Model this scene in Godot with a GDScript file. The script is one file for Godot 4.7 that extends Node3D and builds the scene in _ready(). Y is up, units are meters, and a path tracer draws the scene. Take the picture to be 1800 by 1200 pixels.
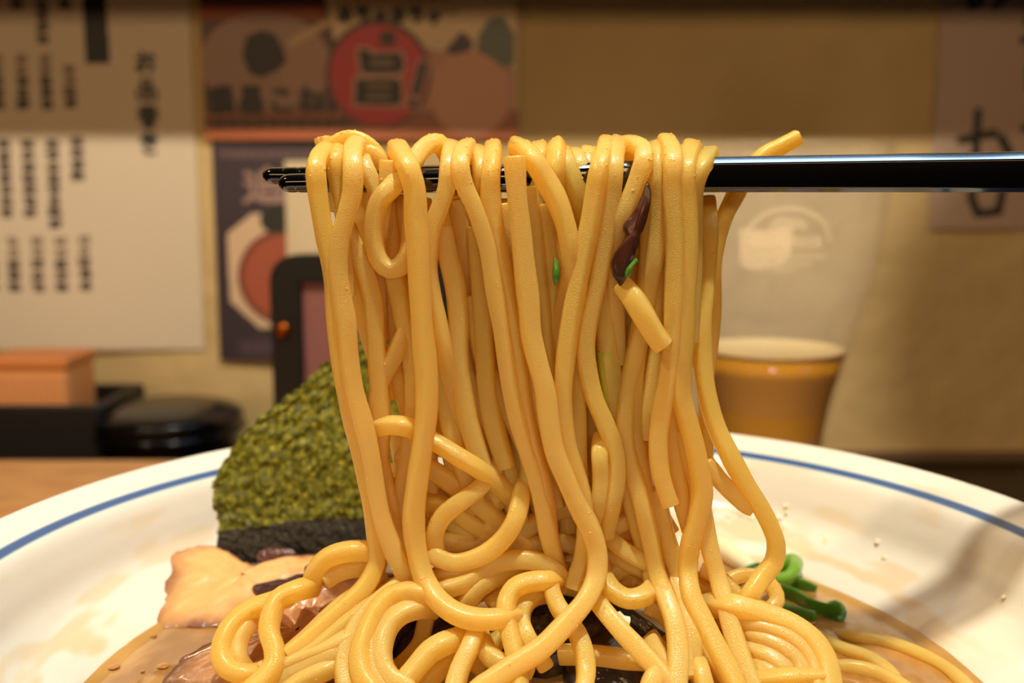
extends Node3D

const F := 1729.0            # focal length in pixels of the 1800 x 1200 frame
const CY := 0.905            # camera height above the floor
const TABLE := 0.74          # table top
const PITCH := 8.0
const RIM := 0.0636          # bowl rim below the camera
const BOWL_Z := -0.172
const SOUP := 0.0893         # soup below the camera
const WALL_D := 0.62         # wall face in front of the camera

var M := {}
var names := {}
var rng := RandomNumberGenerator.new()
var cp := cos(deg_to_rad(PITCH))
var sp := sin(deg_to_rad(PITCH))


# ---------------------------------------------------------------- the scene
func _ready() -> void:
	rng.seed = 20240
	# camera
	var cam := Camera3D.new()
	cam.name = "camera"
	cam.position = Vector3(0, CY, 0)
	cam.rotation_degrees = Vector3(-PITCH, 0, 0)
	cam.fov = rad_to_deg(2.0 * atan(600.0 / F))
	cam.near = 0.01
	cam.far = 20.0
	var lens := CameraAttributesPhysical.new()
	lens.frustum_focal_length = 34.58
	lens.frustum_focus_distance = 0.172
	lens.exposure_aperture = 13.0
	cam.attributes = lens
	add_child(cam)
	cam.current = true
	# environment
	var e := Environment.new()
	e.background_mode = Environment.BG_COLOR
	e.background_color = Color(0.02, 0.018, 0.015)
	e.tonemap_mode = Environment.TONE_MAPPER_LINEAR
	e.tonemap_exposure = 1.05
	e.sdfgi_enabled = true
	e.ssao_enabled = true
	e.ssil_enabled = true
	var we := WorldEnvironment.new()
	we.name = "environment"
	we.environment = e
	add_child(we)
	# unseen lamps: position relative to the camera, colour, energy, radius of the bulb
	lamp("unseen_lamp", Vector3(0.03, 0.46, -0.10), Color(1.0, 0.955, 0.86), 0.27, 0.016, "unseen small warm white bulb above the bowl")  # out of view, placed to light the bowl and noodles from above
	lamp("unseen_lamp", Vector3(0.19, 0.36, -0.27), Color(1.0, 0.72, 0.42), 0.012, 0.012, "unseen amber bulb in a black conical shade that darkens the right wall")  # out of view; its cone darkens the lower right of the wall
	lamp("unseen_lamp", Vector3(-0.42, 0.55, 0.02), Color(1.0, 0.88, 0.70), 0.17, 0.02, "unseen warm bulb above the left of the counter")  # out of view, lights the bowl and wall from the left
	panel("unseen_ceiling_panel", Vector3(0.55, 1.55, -0.18), Vector2(1.2, 0.12), 0.0, Color(0.72, 0.86, 1.0), 0.7, 4.0, "unseen cool white ceiling panel lighting the chopstick tops")  # out of view, gives the cool strip along the chopstick tops
	panel("added_fill_panel", Vector3(0.0, 0.54, 1.72), Vector2(2.6, 0.22), 90.0, Color(1.0, 0.82, 0.60), 1.35, 0.25, "long warm fill light panel added behind the camera")  # added fill light for the upper wall and the noodle fronts
	room()
	papers()
	counter_things()
	bowl()
	stick("chopstick", "front black lacquered chopstick carrying the noodles, its tip shorter", 0.178, ["489,306,338", "620,301,338.5", "900,290,338.5", "1250,276,338", "1800,266.5,338", "2300,262,340"], 1)
	stick("chopstick", "rear black lacquered chopstick whose tip pokes further left", 0.1855, ["461,294,323", "620,292,328", "1000,287,332", "1250,285,334", "1800,282,336", "2300,280,338"], 3)
	noodles()
	toppings()


func lamp(called: String, rel: Vector3, c: Color, energy: float, r: float, label: String) -> void:
	var o := base(called, Vector3(0, CY, 0) + rel, label, "lamp")
	var glow := mat(c, 0.5)
	glow.emission_enabled = true
	glow.emission = c
	glow.emission_energy_multiplier = energy / (r * r) * 0.12
	var s := SphereMesh.new()
	s.radius = r
	s.height = r * 2
	s.radial_segments = 24
	s.rings = 12
	obj("bulb", s, glow, o)
	var metal := mat(Color(0.05, 0.045, 0.04), 0.4)
	var cap := obj("socket", lathe(PackedVector2Array([Vector2(0, 0), Vector2(0.011, 0), Vector2(0.012, 0.004), Vector2(0.012, 0.03), Vector2(0.004, 0.036), Vector2(0, 0.037)]), 24), metal, o)
	cap.position.y = r * 0.8
	var cord := CylinderMesh.new()
	cord.top_radius = 0.002
	cord.bottom_radius = 0.002
	cord.height = 2.5 - CY - rel.y - 0.03
	cord.radial_segments = 8
	var co := obj("cord", cord, metal, o)
	co.position.y = cord.height / 2 + 0.03
	if label.contains("shade"):
		obj("shade", lathe(PackedVector2Array([Vector2(0.088, -0.11), Vector2(0.022, 0.04), Vector2(0.013, 0.045), Vector2(0.013, 0.043), Vector2(0.021, 0.038), Vector2(0.0865, -0.11), Vector2(0.088, -0.11)]), 64, false), metal, o)  # unseen cone, shaped to throw the slanting shadow on the right wall
	var l := OmniLight3D.new()
	l.name = "light"
	l.light_color = c
	l.light_energy = energy
	l.light_size = r * 0.9
	l.omni_range = 6.0
	l.omni_attenuation = 2.0
	l.shadow_enabled = true
	o.add_child(l)


func panel(called: String, rel: Vector3, size: Vector2, turn: float, c: Color, energy: float, glow_k: float, label: String) -> void:
	var at := Vector3(0, CY, 0) + rel
	var o := base(called, at, label, "lamp")
	o.rotation_degrees.x = turn
	obj("housing", bevel_box(Vector3(size.x + 0.03, 0.03, size.y + 0.03), 0.003, Vector3(0, 0.018, 0)), mat(Color(0.5, 0.5, 0.5), 0.5), o)
	var glow := mat(c, 0.5)
	glow.emission_enabled = true
	glow.emission = c
	glow.emission_energy_multiplier = glow_k
	obj("glowing_face", bevel_box(Vector3(size.x, 0.004, size.y), 0.001, Vector3(0, 0.001, 0)), glow, o)
	var l := AreaLight3D.new()
	l.name = "light"
	l.light_color = c
	l.light_energy = energy
	l.area_size = size
	l.position.y = -0.004
	l.rotation_degrees.x = -90
	l.shadow_enabled = true
	o.add_child(l)


# ---------------------------------------------------------------- placing
func P(px: float, py: float, d: float) -> Vector3:      # the point d metres in front (along -z) seen towards a pixel
	var a := (px - 900.0) / F
	var b := (600.0 - py) / F
	var dir := Vector3(a, b * cp - sp, -cp - b * sp)
	return Vector3(0, CY, 0) + dir * (d / -dir.z)


func S(px: float, py: float, up := 0.001) -> Vector3:    # the point on the soup
	var a := (px - 900.0) / F
	var b := (600.0 - py) / F
	var dir := Vector3(a, b * cp - sp, -cp - b * sp)
	return Vector3(0, CY, 0) + dir * ((up - SOUP) / dir.y)


func nums(s: String) -> PackedFloat32Array:
	var out := PackedFloat32Array()
	for w in s.split(","):
		out.append(w.to_float())
	return out


# ---------------------------------------------------------------- naming
func tag(o: Node, label := "", category := "", group := "", kind := "") -> Node:
	if label: o.set_meta("label", label)
	if category: o.set_meta("category", category)
	if group: o.set_meta("group", group)
	if kind: o.set_meta("kind", kind)
	return o


func put(called: String, parent: Node, o: Node) -> Node:
	var key := called if parent == self else ""
	if key:
		var n: int = names.get(key, 0)
		names[key] = n + 1
		o.name = called if n == 0 else "%s_%03d" % [called, n]
	else:
		var n := 0
		var nm := called
		while parent.has_node(nm):
			n += 1
			nm = "%s_%03d" % [called, n]
		o.name = nm
	parent.add_child(o, true)
	return o


func obj(called: String, mesh: Mesh, mat: Material, parent: Node = null) -> MeshInstance3D:
	var o := MeshInstance3D.new()
	o.mesh = mesh
	o.material_override = mat
	put(called, parent if parent else self, o)
	return o


func base(called: String, at: Vector3, label: String, category: String, group := "") -> Node3D:
	var o := Node3D.new()
	put(called, self, o)
	o.position = at
	tag(o, label, category, group)
	return o


# ---------------------------------------------------------------- meshes
func commit(v: PackedVector3Array, n: PackedVector3Array, idx: PackedInt32Array, uv := PackedVector2Array(), col := PackedColorArray()) -> ArrayMesh:
	for i in range(0, idx.size(), 3):
		var a := v[idx[i]]
		var c := (v[idx[i + 1]] - a).cross(v[idx[i + 2]] - a)
		if c.dot(n[idx[i]] + n[idx[i + 1]] + n[idx[i + 2]]) > 0.0:
			var t := idx[i + 1]
			idx[i + 1] = idx[i + 2]
			idx[i + 2] = t
	var arr := []
	arr.resize(Mesh.ARRAY_MAX)
	arr[Mesh.ARRAY_VERTEX] = v
	arr[Mesh.ARRAY_NORMAL] = n
	arr[Mesh.ARRAY_INDEX] = idx
	if uv.size(): arr[Mesh.ARRAY_TEX_UV] = uv
	if col.size(): arr[Mesh.ARRAY_COLOR] = col
	var m := ArrayMesh.new()
	m.add_surface_from_arrays(Mesh.PRIMITIVE_TRIANGLES, arr)
	return m


func grid(nu: int, nv: int, at: Callable, closed_u := false, col: Variant = null) -> ArrayMesh:   # a smooth surface at(u, v), u and v in 0..1
	var v := PackedVector3Array()
	var uv := PackedVector2Array()
	var cs := PackedColorArray()
	for j in nv + 1:
		for i in nu + 1:
			var a := float(i) / nu
			var b := float(j) / nv
			v.append(at.call(a, b))
			uv.append(Vector2(a, b))
			if col != null: cs.append(col.call(a, b))
	var n := PackedVector3Array()
	n.resize(v.size())
	var idx := PackedInt32Array()
	var w := nu + 1
	for j in nv:
		for i in nu:
			var q := j * w + i
			for t in [[q, q + 1, q + w], [q + 1, q + w + 1, q + w]]:
				var c := -(v[t[1]] - v[t[0]]).cross(v[t[2]] - v[t[0]])
				idx.append_array(PackedInt32Array(t))
				for k in t: n[k] += c
	if closed_u:
		for j in nv + 1:
			var s := n[j * w] + n[j * w + nu]
			n[j * w] = s
			n[j * w + nu] = s
	for k in n.size(): n[k] = n[k].normalized() if n[k].length() > 1e-14 else Vector3.UP
	return commit(v, n, idx, uv, cs)


func lathe(profile: PackedVector2Array, sides := 64, smooth := true) -> ArrayMesh:      # profile of (radius, height) from below on the outside, over the lip, to the inside
	var pr := profile
	if smooth:
		pr = PackedVector2Array()
		for i in profile.size() - 1:
			var p0 := profile[maxi(i - 1, 0)]
			var p3 := profile[mini(i + 2, profile.size() - 1)]
			for k in 6:
				pr.append(profile[i].cubic_interpolate(profile[i + 1], p0, p3, k / 6.0))
		pr.append(profile[profile.size() - 1])
	var cum := PackedFloat32Array([0.0])
	for i in pr.size() - 1: cum.append(cum[i] + pr[i].distance_to(pr[i + 1]))
	var total := cum[cum.size() - 1]
	var v := PackedVector3Array()
	var n := PackedVector3Array()
	var uv := PackedVector2Array()
	var idx := PackedInt32Array()
	for j in pr.size():
		var t := (pr[mini(j + 1, pr.size() - 1)] - pr[maxi(j - 1, 0)]).normalized()
		for i in sides + 1:
			var a := TAU * i / sides
			v.append(Vector3(cos(a) * maxf(pr[j].x, 1e-5), pr[j].y, sin(a) * maxf(pr[j].x, 1e-5)))
			n.append(Vector3(cos(a) * t.y, -t.x, sin(a) * t.y).normalized())
			uv.append(Vector2(float(i) / sides, cum[j] / total))
	var w := sides + 1
	for j in pr.size() - 1:
		for i in sides:
			var q := j * w + i
			idx.append_array(PackedInt32Array([q, q + 1, q + w, q + 1, q + w + 1, q + w]))
	return commit(v, n, idx, uv)


func bevel_box(size: Vector3, b := 0.002, centre := Vector3.ZERO) -> ArrayMesh:
	var v := PackedVector3Array()
	var n := PackedVector3Array()
	var idx := PackedInt32Array()
	var h := size / 2.0
	b = minf(b, minf(h.x, minf(h.y, h.z)) * 0.6)
	var quad := func(p: Array):
		var k := v.size()
		var nn: Vector3 = (p[1] - p[0]).cross(p[2] - p[0]).normalized()
		var mid: Vector3 = (p[0] + p[2]) / 2.0
		if nn.dot(mid) < 0: nn = -nn
		for q in p:
			v.append(q + centre)
			n.append(nn)
		idx.append_array(PackedInt32Array([k, k + 1, k + 2]))
		if p.size() == 4: idx.append_array(PackedInt32Array([k, k + 2, k + 3]))
	for ax in 3:
		var a1 := (ax + 1) % 3
		var a2 := (ax + 2) % 3
		for s in [-1.0, 1.0]:
			var q := []
			for c in [[-1, -1], [1, -1], [1, 1], [-1, 1]]:
				var p := Vector3.ZERO
				p[ax] = s * h[ax]
				p[a1] = c[0] * (h[a1] - b)
				p[a2] = c[1] * (h[a2] - b)
				q.append(p)
			quad.call(q)
		for s1 in [-1.0, 1.0]:
			for s2 in [-1.0, 1.0]:
				var q := []
				for c in [[0, -1], [0, 1], [1, 1], [1, -1]]:
					var p := Vector3.ZERO
					p[ax] = c[1] * (h[ax] - b)
					p[a1] = s1 * (h[a1] - (b if c[0] == 1 else 0.0))
					p[a2] = s2 * (h[a2] - (0.0 if c[0] == 1 else b))
					q.append(p)
				quad.call(q)
	for sx in [-1.0, 1.0]:
		for sy in [-1.0, 1.0]:
			for sz in [-1.0, 1.0]:
				quad.call([Vector3(sx * h.x, sy * (h.y - b), sz * (h.z - b)), Vector3(sx * (h.x - b), sy * h.y, sz * (h.z - b)), Vector3(sx * (h.x - b), sy * (h.y - b), sz * h.z)])
	return commit(v, n, idx)


func smooth_path(p: PackedVector3Array, step: float) -> PackedVector3Array:
	var out := PackedVector3Array()
	for i in p.size() - 1:
		var a := p[maxi(i - 1, 0)]
		var b := p[i]
		var c := p[i + 1]
		var d := p[mini(i + 2, p.size() - 1)]
		if i == 0: a = b - (c - b)
		if i + 2 >= p.size(): d = c + (c - b)
		var k := maxi(2, int(ceil(b.distance_to(c) / step)))
		var t1 := maxf(sqrt(a.distance_to(b)), 1e-4)
		var t2 := t1 + maxf(sqrt(b.distance_to(c)), 1e-4)
		var t3 := t2 + maxf(sqrt(c.distance_to(d)), 1e-4)
		for j in k:      # centripetal Catmull-Rom
			var t := lerpf(t1, t2, float(j) / k)
			var a1 := a.lerp(b, t / t1)
			var a2 := b.lerp(c, (t - t1) / (t2 - t1))
			var a3 := c.lerp(d, (t - t2) / (t3 - t2))
			var b1 := a1.lerp(a2, t / t2)
			var b2 := a2.lerp(a3, (t - t1) / (t3 - t1))
			out.append(b1.lerp(b2, (t - t1) / (t2 - t1)))
	out.append(p[p.size() - 1])
	return out


func sweep(ctrl: PackedVector3Array, hw: float, hh: float, power := 3.0, twist := 0.0, wob := 0.05, step := 0.0013, sides := 16, round_end := 0.5) -> ArrayMesh:   # a noodle: a rounded square drawn along a path
	var p := smooth_path(ctrl, step)
	var v := PackedVector3Array()
	var n := PackedVector3Array()
	var uv := PackedVector2Array()
	var idx := PackedInt32Array()
	var last := p.size() - 1
	var t0 := (p[1] - p[0]).normalized()
	var up := Vector3(0, 0, 1) - t0 * t0.z
	if up.length() < 0.2: up = Vector3(1, 0, 0) - t0 * t0.x
	up = up.normalized()
	var ph := rng.randf() * 20.0
	var rings: Array = []      # [centre, tangent, up, scale, tilt of the normal]
	var along := 0.0
	for i in p.size():
		var t := (p[mini(i + 1, last)] - p[maxi(i - 1, 0)]).normalized()
		up = (up - t * up.dot(t)).normalized()
		if i: along += p[i].distance_to(p[i - 1])
		var s := 1.0 + wob * (sin(along * 260.0 + ph) + 0.6 * sin(along * 590.0 + ph * 2.3))
		var tw := twist * along * 10.0 + 0.25 * sin(along * 90.0 + ph)
		var u := up.rotated(t, tw)
		if i == 0:
			rings.append([p[i] - t * hw * round_end * 0.3, t, u, s * 0.62, -0.8, along])
			rings.append([p[i] - t * hw * round_end * 0.12, t, u, s * 0.87, -0.4, along])
		rings.append([p[i], t, u, s, 0.0, along])
		if i == last:
			rings.append([p[i] + t * hw * round_end * 0.12, t, u, s * 0.87, 0.4, along])
			rings.append([p[i] + t * hw * round_end * 0.3, t, u, s * 0.62, 0.8, along])
	for r in rings:
		var side: Vector3 = r[1].cross(r[2])
		for k in sides + 1:
			var a := TAU * k / sides
			var c := cos(a)
			var q := sin(a)
			var cx := signf(c) * pow(absf(c), 2.0 / power)
			var cy := signf(q) * pow(absf(q), 2.0 / power)
			v.append(r[0] + side * cx * hw * r[3] + r[2] * cy * hh * r[3])
			var nx := signf(c) * pow(absf(c), 2.0 - 2.0 / power) / hw
			var ny := signf(q) * pow(absf(q), 2.0 - 2.0 / power) / hh
			var nn: Vector3 = (side * nx + r[2] * ny).normalized()
			n.append((nn * (1.0 - absf(r[4])) + r[1] * r[4]).normalized())
			uv.append(Vector2(float(k) / sides, r[5] * 100.0))
	var w := sides + 1
	for j in rings.size() - 1:
		for k in sides:
			var q := j * w + k
			idx.append_array(PackedInt32Array([q, q + 1, q + w, q + 1, q + w + 1, q + w]))
	for e in [0, rings.size() - 1]:
		var c0 := v.size()
		var dirn: Vector3 = rings[e][1] * (-1.0 if e == 0 else 1.0)
		v.append(rings[e][0] + dirn * hw * 0.05)
		n.append(dirn)
		uv.append(Vector2(0.5, 0))
		for k in sides:
			idx.append_array(PackedInt32Array([c0, e * w + k, e * w + k + 1]))
	return commit(v, n, idx, uv)


func slab(outline: PackedVector3Array, thick: float, up: Vector3, edge: Color, mid: Color, bump: float, seed_: int, rim := 0.25, domed := 0.0) -> ArrayMesh:   # a slice with a rounded edge; its rim has the colour edge, its middle mid
	var loop := PackedVector3Array()
	var m := outline.size()
	for i in m:
		for k in 5:
			loop.append(outline[i].cubic_interpolate(outline[(i + 1) % m], outline[(i - 1 + m) % m], outline[(i + 2) % m], k / 5.0))
	var c := Vector3.ZERO
	for q in loop: c += q / loop.size()
	var nz := FastNoiseLite.new()
	nz.seed = seed_
	nz.frequency = 90.0
	var nf := FastNoiseLite.new()
	nf.seed = seed_ + 7
	nf.frequency = 420.0
	var rings := [0.02, 0.15, 0.3, 0.45, 0.58, 0.7, 0.79, 0.86, 0.91, 0.95, 0.98, 1.0, 1.03, 1.05, 1.0, 0.6, 0.02]
	var nr := rings.size()
	var ls := loop.size()
	var at := func(a: float, b: float) -> Vector3:
		var q := loop[int(round(a * ls)) % ls]
		var j := int(round(b * (nr - 1)))
		var r: float = rings[j]
		var low := 0.0
		if j == 11: low = 0.18
		elif j == 12: low = 0.5
		elif j == 13: low = 0.8
		elif j >= 14: low = 1.0
		elif j == 10: low = 0.05
		var s := c.lerp(q, r)
		var wob := nz.get_noise_3dv(s) * bump + nf.get_noise_3dv(s) * bump * 0.3
		return s + up * ((wob if j < 14 else 0.0) - low * thick + domed * (1.0 - r * r)) + (q - c).normalized() * nf.get_noise_3dv(s * 0.7) * bump * (0.8 if r > 0.9 else 0.0)
	var col := func(a: float, b: float) -> Color:
		var j := int(round(b * (nr - 1)))
		var q := loop[int(round(a * ls)) % ls]
		var r: float = rings[j]
		var s := c.lerp(q, r)
		var f := clampf((r - (1.0 - rim)) / rim + 0.35 * nz.get_noise_3dv(s * 0.8), 0.0, 1.0) if j < 11 else 1.0
		var k := mid.lerp(edge, pow(f, 1.3))
		var g := 1.0 + 0.22 * nf.get_noise_3dv(s)
		return Color(k.r * g, k.g * g, k.b * g)
	return grid(ls, nr - 1, at, true, col)


func mat(c: Color, rough := 0.6, metal := 0.0) -> StandardMaterial3D:
	var m := StandardMaterial3D.new()
	m.albedo_color = c
	m.roughness = rough
	m.metallic = metal
	return m


func noise_tex(freq: float, seed_: int, ramp: Array = [], size := 256, as_normal := 0.0, kind := FastNoiseLite.TYPE_SIMPLEX_SMOOTH) -> NoiseTexture2D:
	var f := FastNoiseLite.new()
	f.noise_type = kind
	f.seed = seed_
	f.frequency = freq
	f.fractal_octaves = 4
	var t := NoiseTexture2D.new()
	t.noise = f
	t.width = size
	t.height = size
	t.seamless = true
	if as_normal > 0.0:
		t.as_normal_map = true
		t.bump_strength = as_normal
	if ramp.size():
		var g := Gradient.new()
		var off := PackedFloat32Array()
		var cols := PackedColorArray()
		for i in ramp.size():
			off.append(float(i) / (ramp.size() - 1))
			cols.append(ramp[i])
		g.offsets = off
		g.colors = cols
		t.color_ramp = g
	return t


func triplanar(m: StandardMaterial3D, s: float) -> StandardMaterial3D:
	m.uv1_triplanar = true
	m.uv1_world_triplanar = true
	m.uv1_scale = Vector3(s, s, s)
	return m


# ---------------------------------------------------------------- lettering: strokes on a 100 x 100 square, y down
const GLYPH := {
	"o": "10,30 62,28|34,8 34,84 18,88 10,74 24,58 56,48 80,58 82,76 62,88|72,18 88,32",
	"hin": "30,8 70,8 70,40 30,40 30,8|8,52 44,52 44,92 8,92 8,52|56,52 92,52 92,92 56,92 56,52",
	"sho": "20,8 78,8 78,32|6,20 94,20|20,32 78,32|50,2 50,58|16,44 84,44|6,56 94,56|28,66 72,66 72,96 28,96 28,66|28,81 72,81",
	"ki": "18,18 78,12|14,36 84,30|44,4 70,56 36,50|26,66 30,86 54,92 72,88",
	"shi": "20,8 20,44|22,24 82,12 84,20|20,40 84,44|24,46 90,46|22,58 80,58 80,96 22,96 22,58|22,77 80,77",
	"me": "28,18 44,72|66,8 54,60 28,88 12,76 18,50 48,32 78,38 88,62 74,84 54,92",
	"chi": "14,26 82,20|44,6 26,58|26,58 54,44 82,54 80,78 48,92",
	"ya": "16,52 48,38 78,34 84,52 62,64|36,26 54,92|54,24 64,34",
	"bar": "8,50 96,48",
	"nou": "12,12 24,22|6,34 20,44|8,90 24,62|36,8 84,8 84,36 36,36 36,8|36,22 84,22|52,4 52,36|68,4 68,36|32,46 92,46|36,46 30,92|46,58 84,58|46,70 90,70|56,70 52,92 60,86|64,72 88,92",
	"kuro": "22,6 78,6 78,44 22,44 22,6|22,25 78,25|50,6 50,70|14,56 86,56|8,70 92,70|16,78 12,94|38,80 38,94|60,80 62,94|80,78 90,94",
	"ko": "24,16 74,16 58,28|20,62 18,78 34,86 82,84",
	"ne": "28,4 28,94|8,26 38,22 8,68|24,56 52,28 76,30 82,58 70,84 54,84 58,70 94,86",
	"n": "44,8 12,90 36,54 50,56 54,84 74,84 92,58",
	"tsui": "10,14 22,26|8,42 24,42 20,76|4,92 22,78 50,92 96,90|58,2 48,16|40,16 82,16 82,40 40,40 40,16|40,16 40,78|40,54 86,54 86,78 40,78",
	"mu": "10,28 60,22|34,4 34,58 22,66 16,54 26,44 34,54 30,78 42,92 74,90 80,66|72,26 86,40",
}


func stroke(img: Image, a: Vector2, b: Vector2, w: float, c: Color) -> void:
	var n := int(maxf(1.0, a.distance_to(b) / maxf(w * 0.3, 0.7)))
	for i in n + 1:
		var q := a.lerp(b, float(i) / n)
		img.fill_rect(Rect2i(int(q.x - w / 2), int(q.y - w * 0.35), int(ceil(w)), int(ceil(w * 0.7))), c)
		img.fill_rect(Rect2i(int(q.x - w * 0.35), int(q.y - w / 2), int(ceil(w * 0.7)), int(ceil(w))), c)


func write(img: Image, g: String, at: Vector2, size: Vector2, w: float, c: Color) -> void:
	for s in GLYPH[g].split("|"):
		var prev := Vector2.INF
		for q in s.split(" "):
			var xy := nums(q)
			var p := at + Vector2(xy[0], xy[1]) / 100.0 * size
			if prev != Vector2.INF: stroke(img, prev, p, w, c)
			prev = p


func scribble(img: Image, at: Vector2, size: Vector2, w: float, c: Color) -> void:      # a character too blurred to read: a few crossing strokes
	for k in 3:
		var y := at.y + size.y * (0.2 + 0.3 * k + rng.randf_range(-0.06, 0.06))
		stroke(img, Vector2(at.x + size.x * rng.randf_range(0.05, 0.25), y), Vector2(at.x + size.x * rng.randf_range(0.75, 0.95), y), w, c)
	for k in 2:
		var x := at.x + size.x * (0.3 + 0.4 * k + rng.randf_range(-0.1, 0.1))
		stroke(img, Vector2(x, at.y + size.y * rng.randf_range(0.05, 0.3)), Vector2(x + rng.randf_range(-2, 2), at.y + size.y * rng.randf_range(0.6, 0.95)), w, c)


func ellipse(img: Image, c: Vector2, r: Vector2, col: Color) -> void:
	for y in range(int(maxf(0, c.y - r.y)), int(minf(img.get_height(), c.y + r.y))):
		var h := r.x * sqrt(maxf(0.0, 1.0 - pow((y - c.y) / r.y, 2.0)))
		img.fill_rect(Rect2i(int(c.x - h), y, int(2 * h), 1), col)


func poly(img: Image, pts: PackedVector2Array, col: Color) -> void:
	var lo := pts[0].y
	var hi := pts[0].y
	for p in pts:
		lo = minf(lo, p.y)
		hi = maxf(hi, p.y)
	for y in range(int(maxf(lo, 0)), int(minf(hi, img.get_height()))):
		var xs: Array = []
		for i in pts.size():
			var a := pts[i]
			var b := pts[(i + 1) % pts.size()]
			if (a.y <= y) != (b.y <= y): xs.append(a.x + (y - a.y) / (b.y - a.y) * (b.x - a.x))
		xs.sort()
		for k in range(0, xs.size() - 1, 2): img.fill_rect(Rect2i(int(xs[k]), y, int(xs[k + 1] - xs[k]), 1), col)


func sheet(called: String, img: Image, rect: Array, label: String, category: String, off := 0.0012) -> MeshInstance3D:   # a sheet of paper on the back wall; rect is left, right, top, bottom in metres (x, height over the camera)
	var l: float = rect[0]
	var r: float = rect[1]
	var t: float = rect[2]
	var b: float = rect[3]
	var at := func(u: float, v: float) -> Vector3:
		return Vector3(lerpf(l, r, u), CY + lerpf(t, b, v), -WALL_D + off + 0.0015 * sin(u * 5.0 + l) * v * v + 0.002 * v)
	var m := mat(Color.WHITE, 0.45)
	m.albedo_texture = ImageTexture.create_from_image(img)
	m.texture_repeat = false
	var o := obj(called, grid(12, 16, at), m)
	tag(o, label, category)
	return o


func wall_xy(px: float, py: float) -> Vector2:
	var q := P(px, py, WALL_D)
	return Vector2(q.x, q.y - CY)


func dark(k: float) -> Color:
	return Color(0.11 * k, 0.10 * k, 0.11 * k)


var sheet_origin := Vector2.ZERO
const U := 2800.0            # texels per metre on the sheets


func on_sheet(px: float, py: float) -> Vector2:
	var q := wall_xy(px, py)
	return Vector2((q.x - sheet_origin.x) * U, (sheet_origin.y - q.y) * U)


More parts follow.
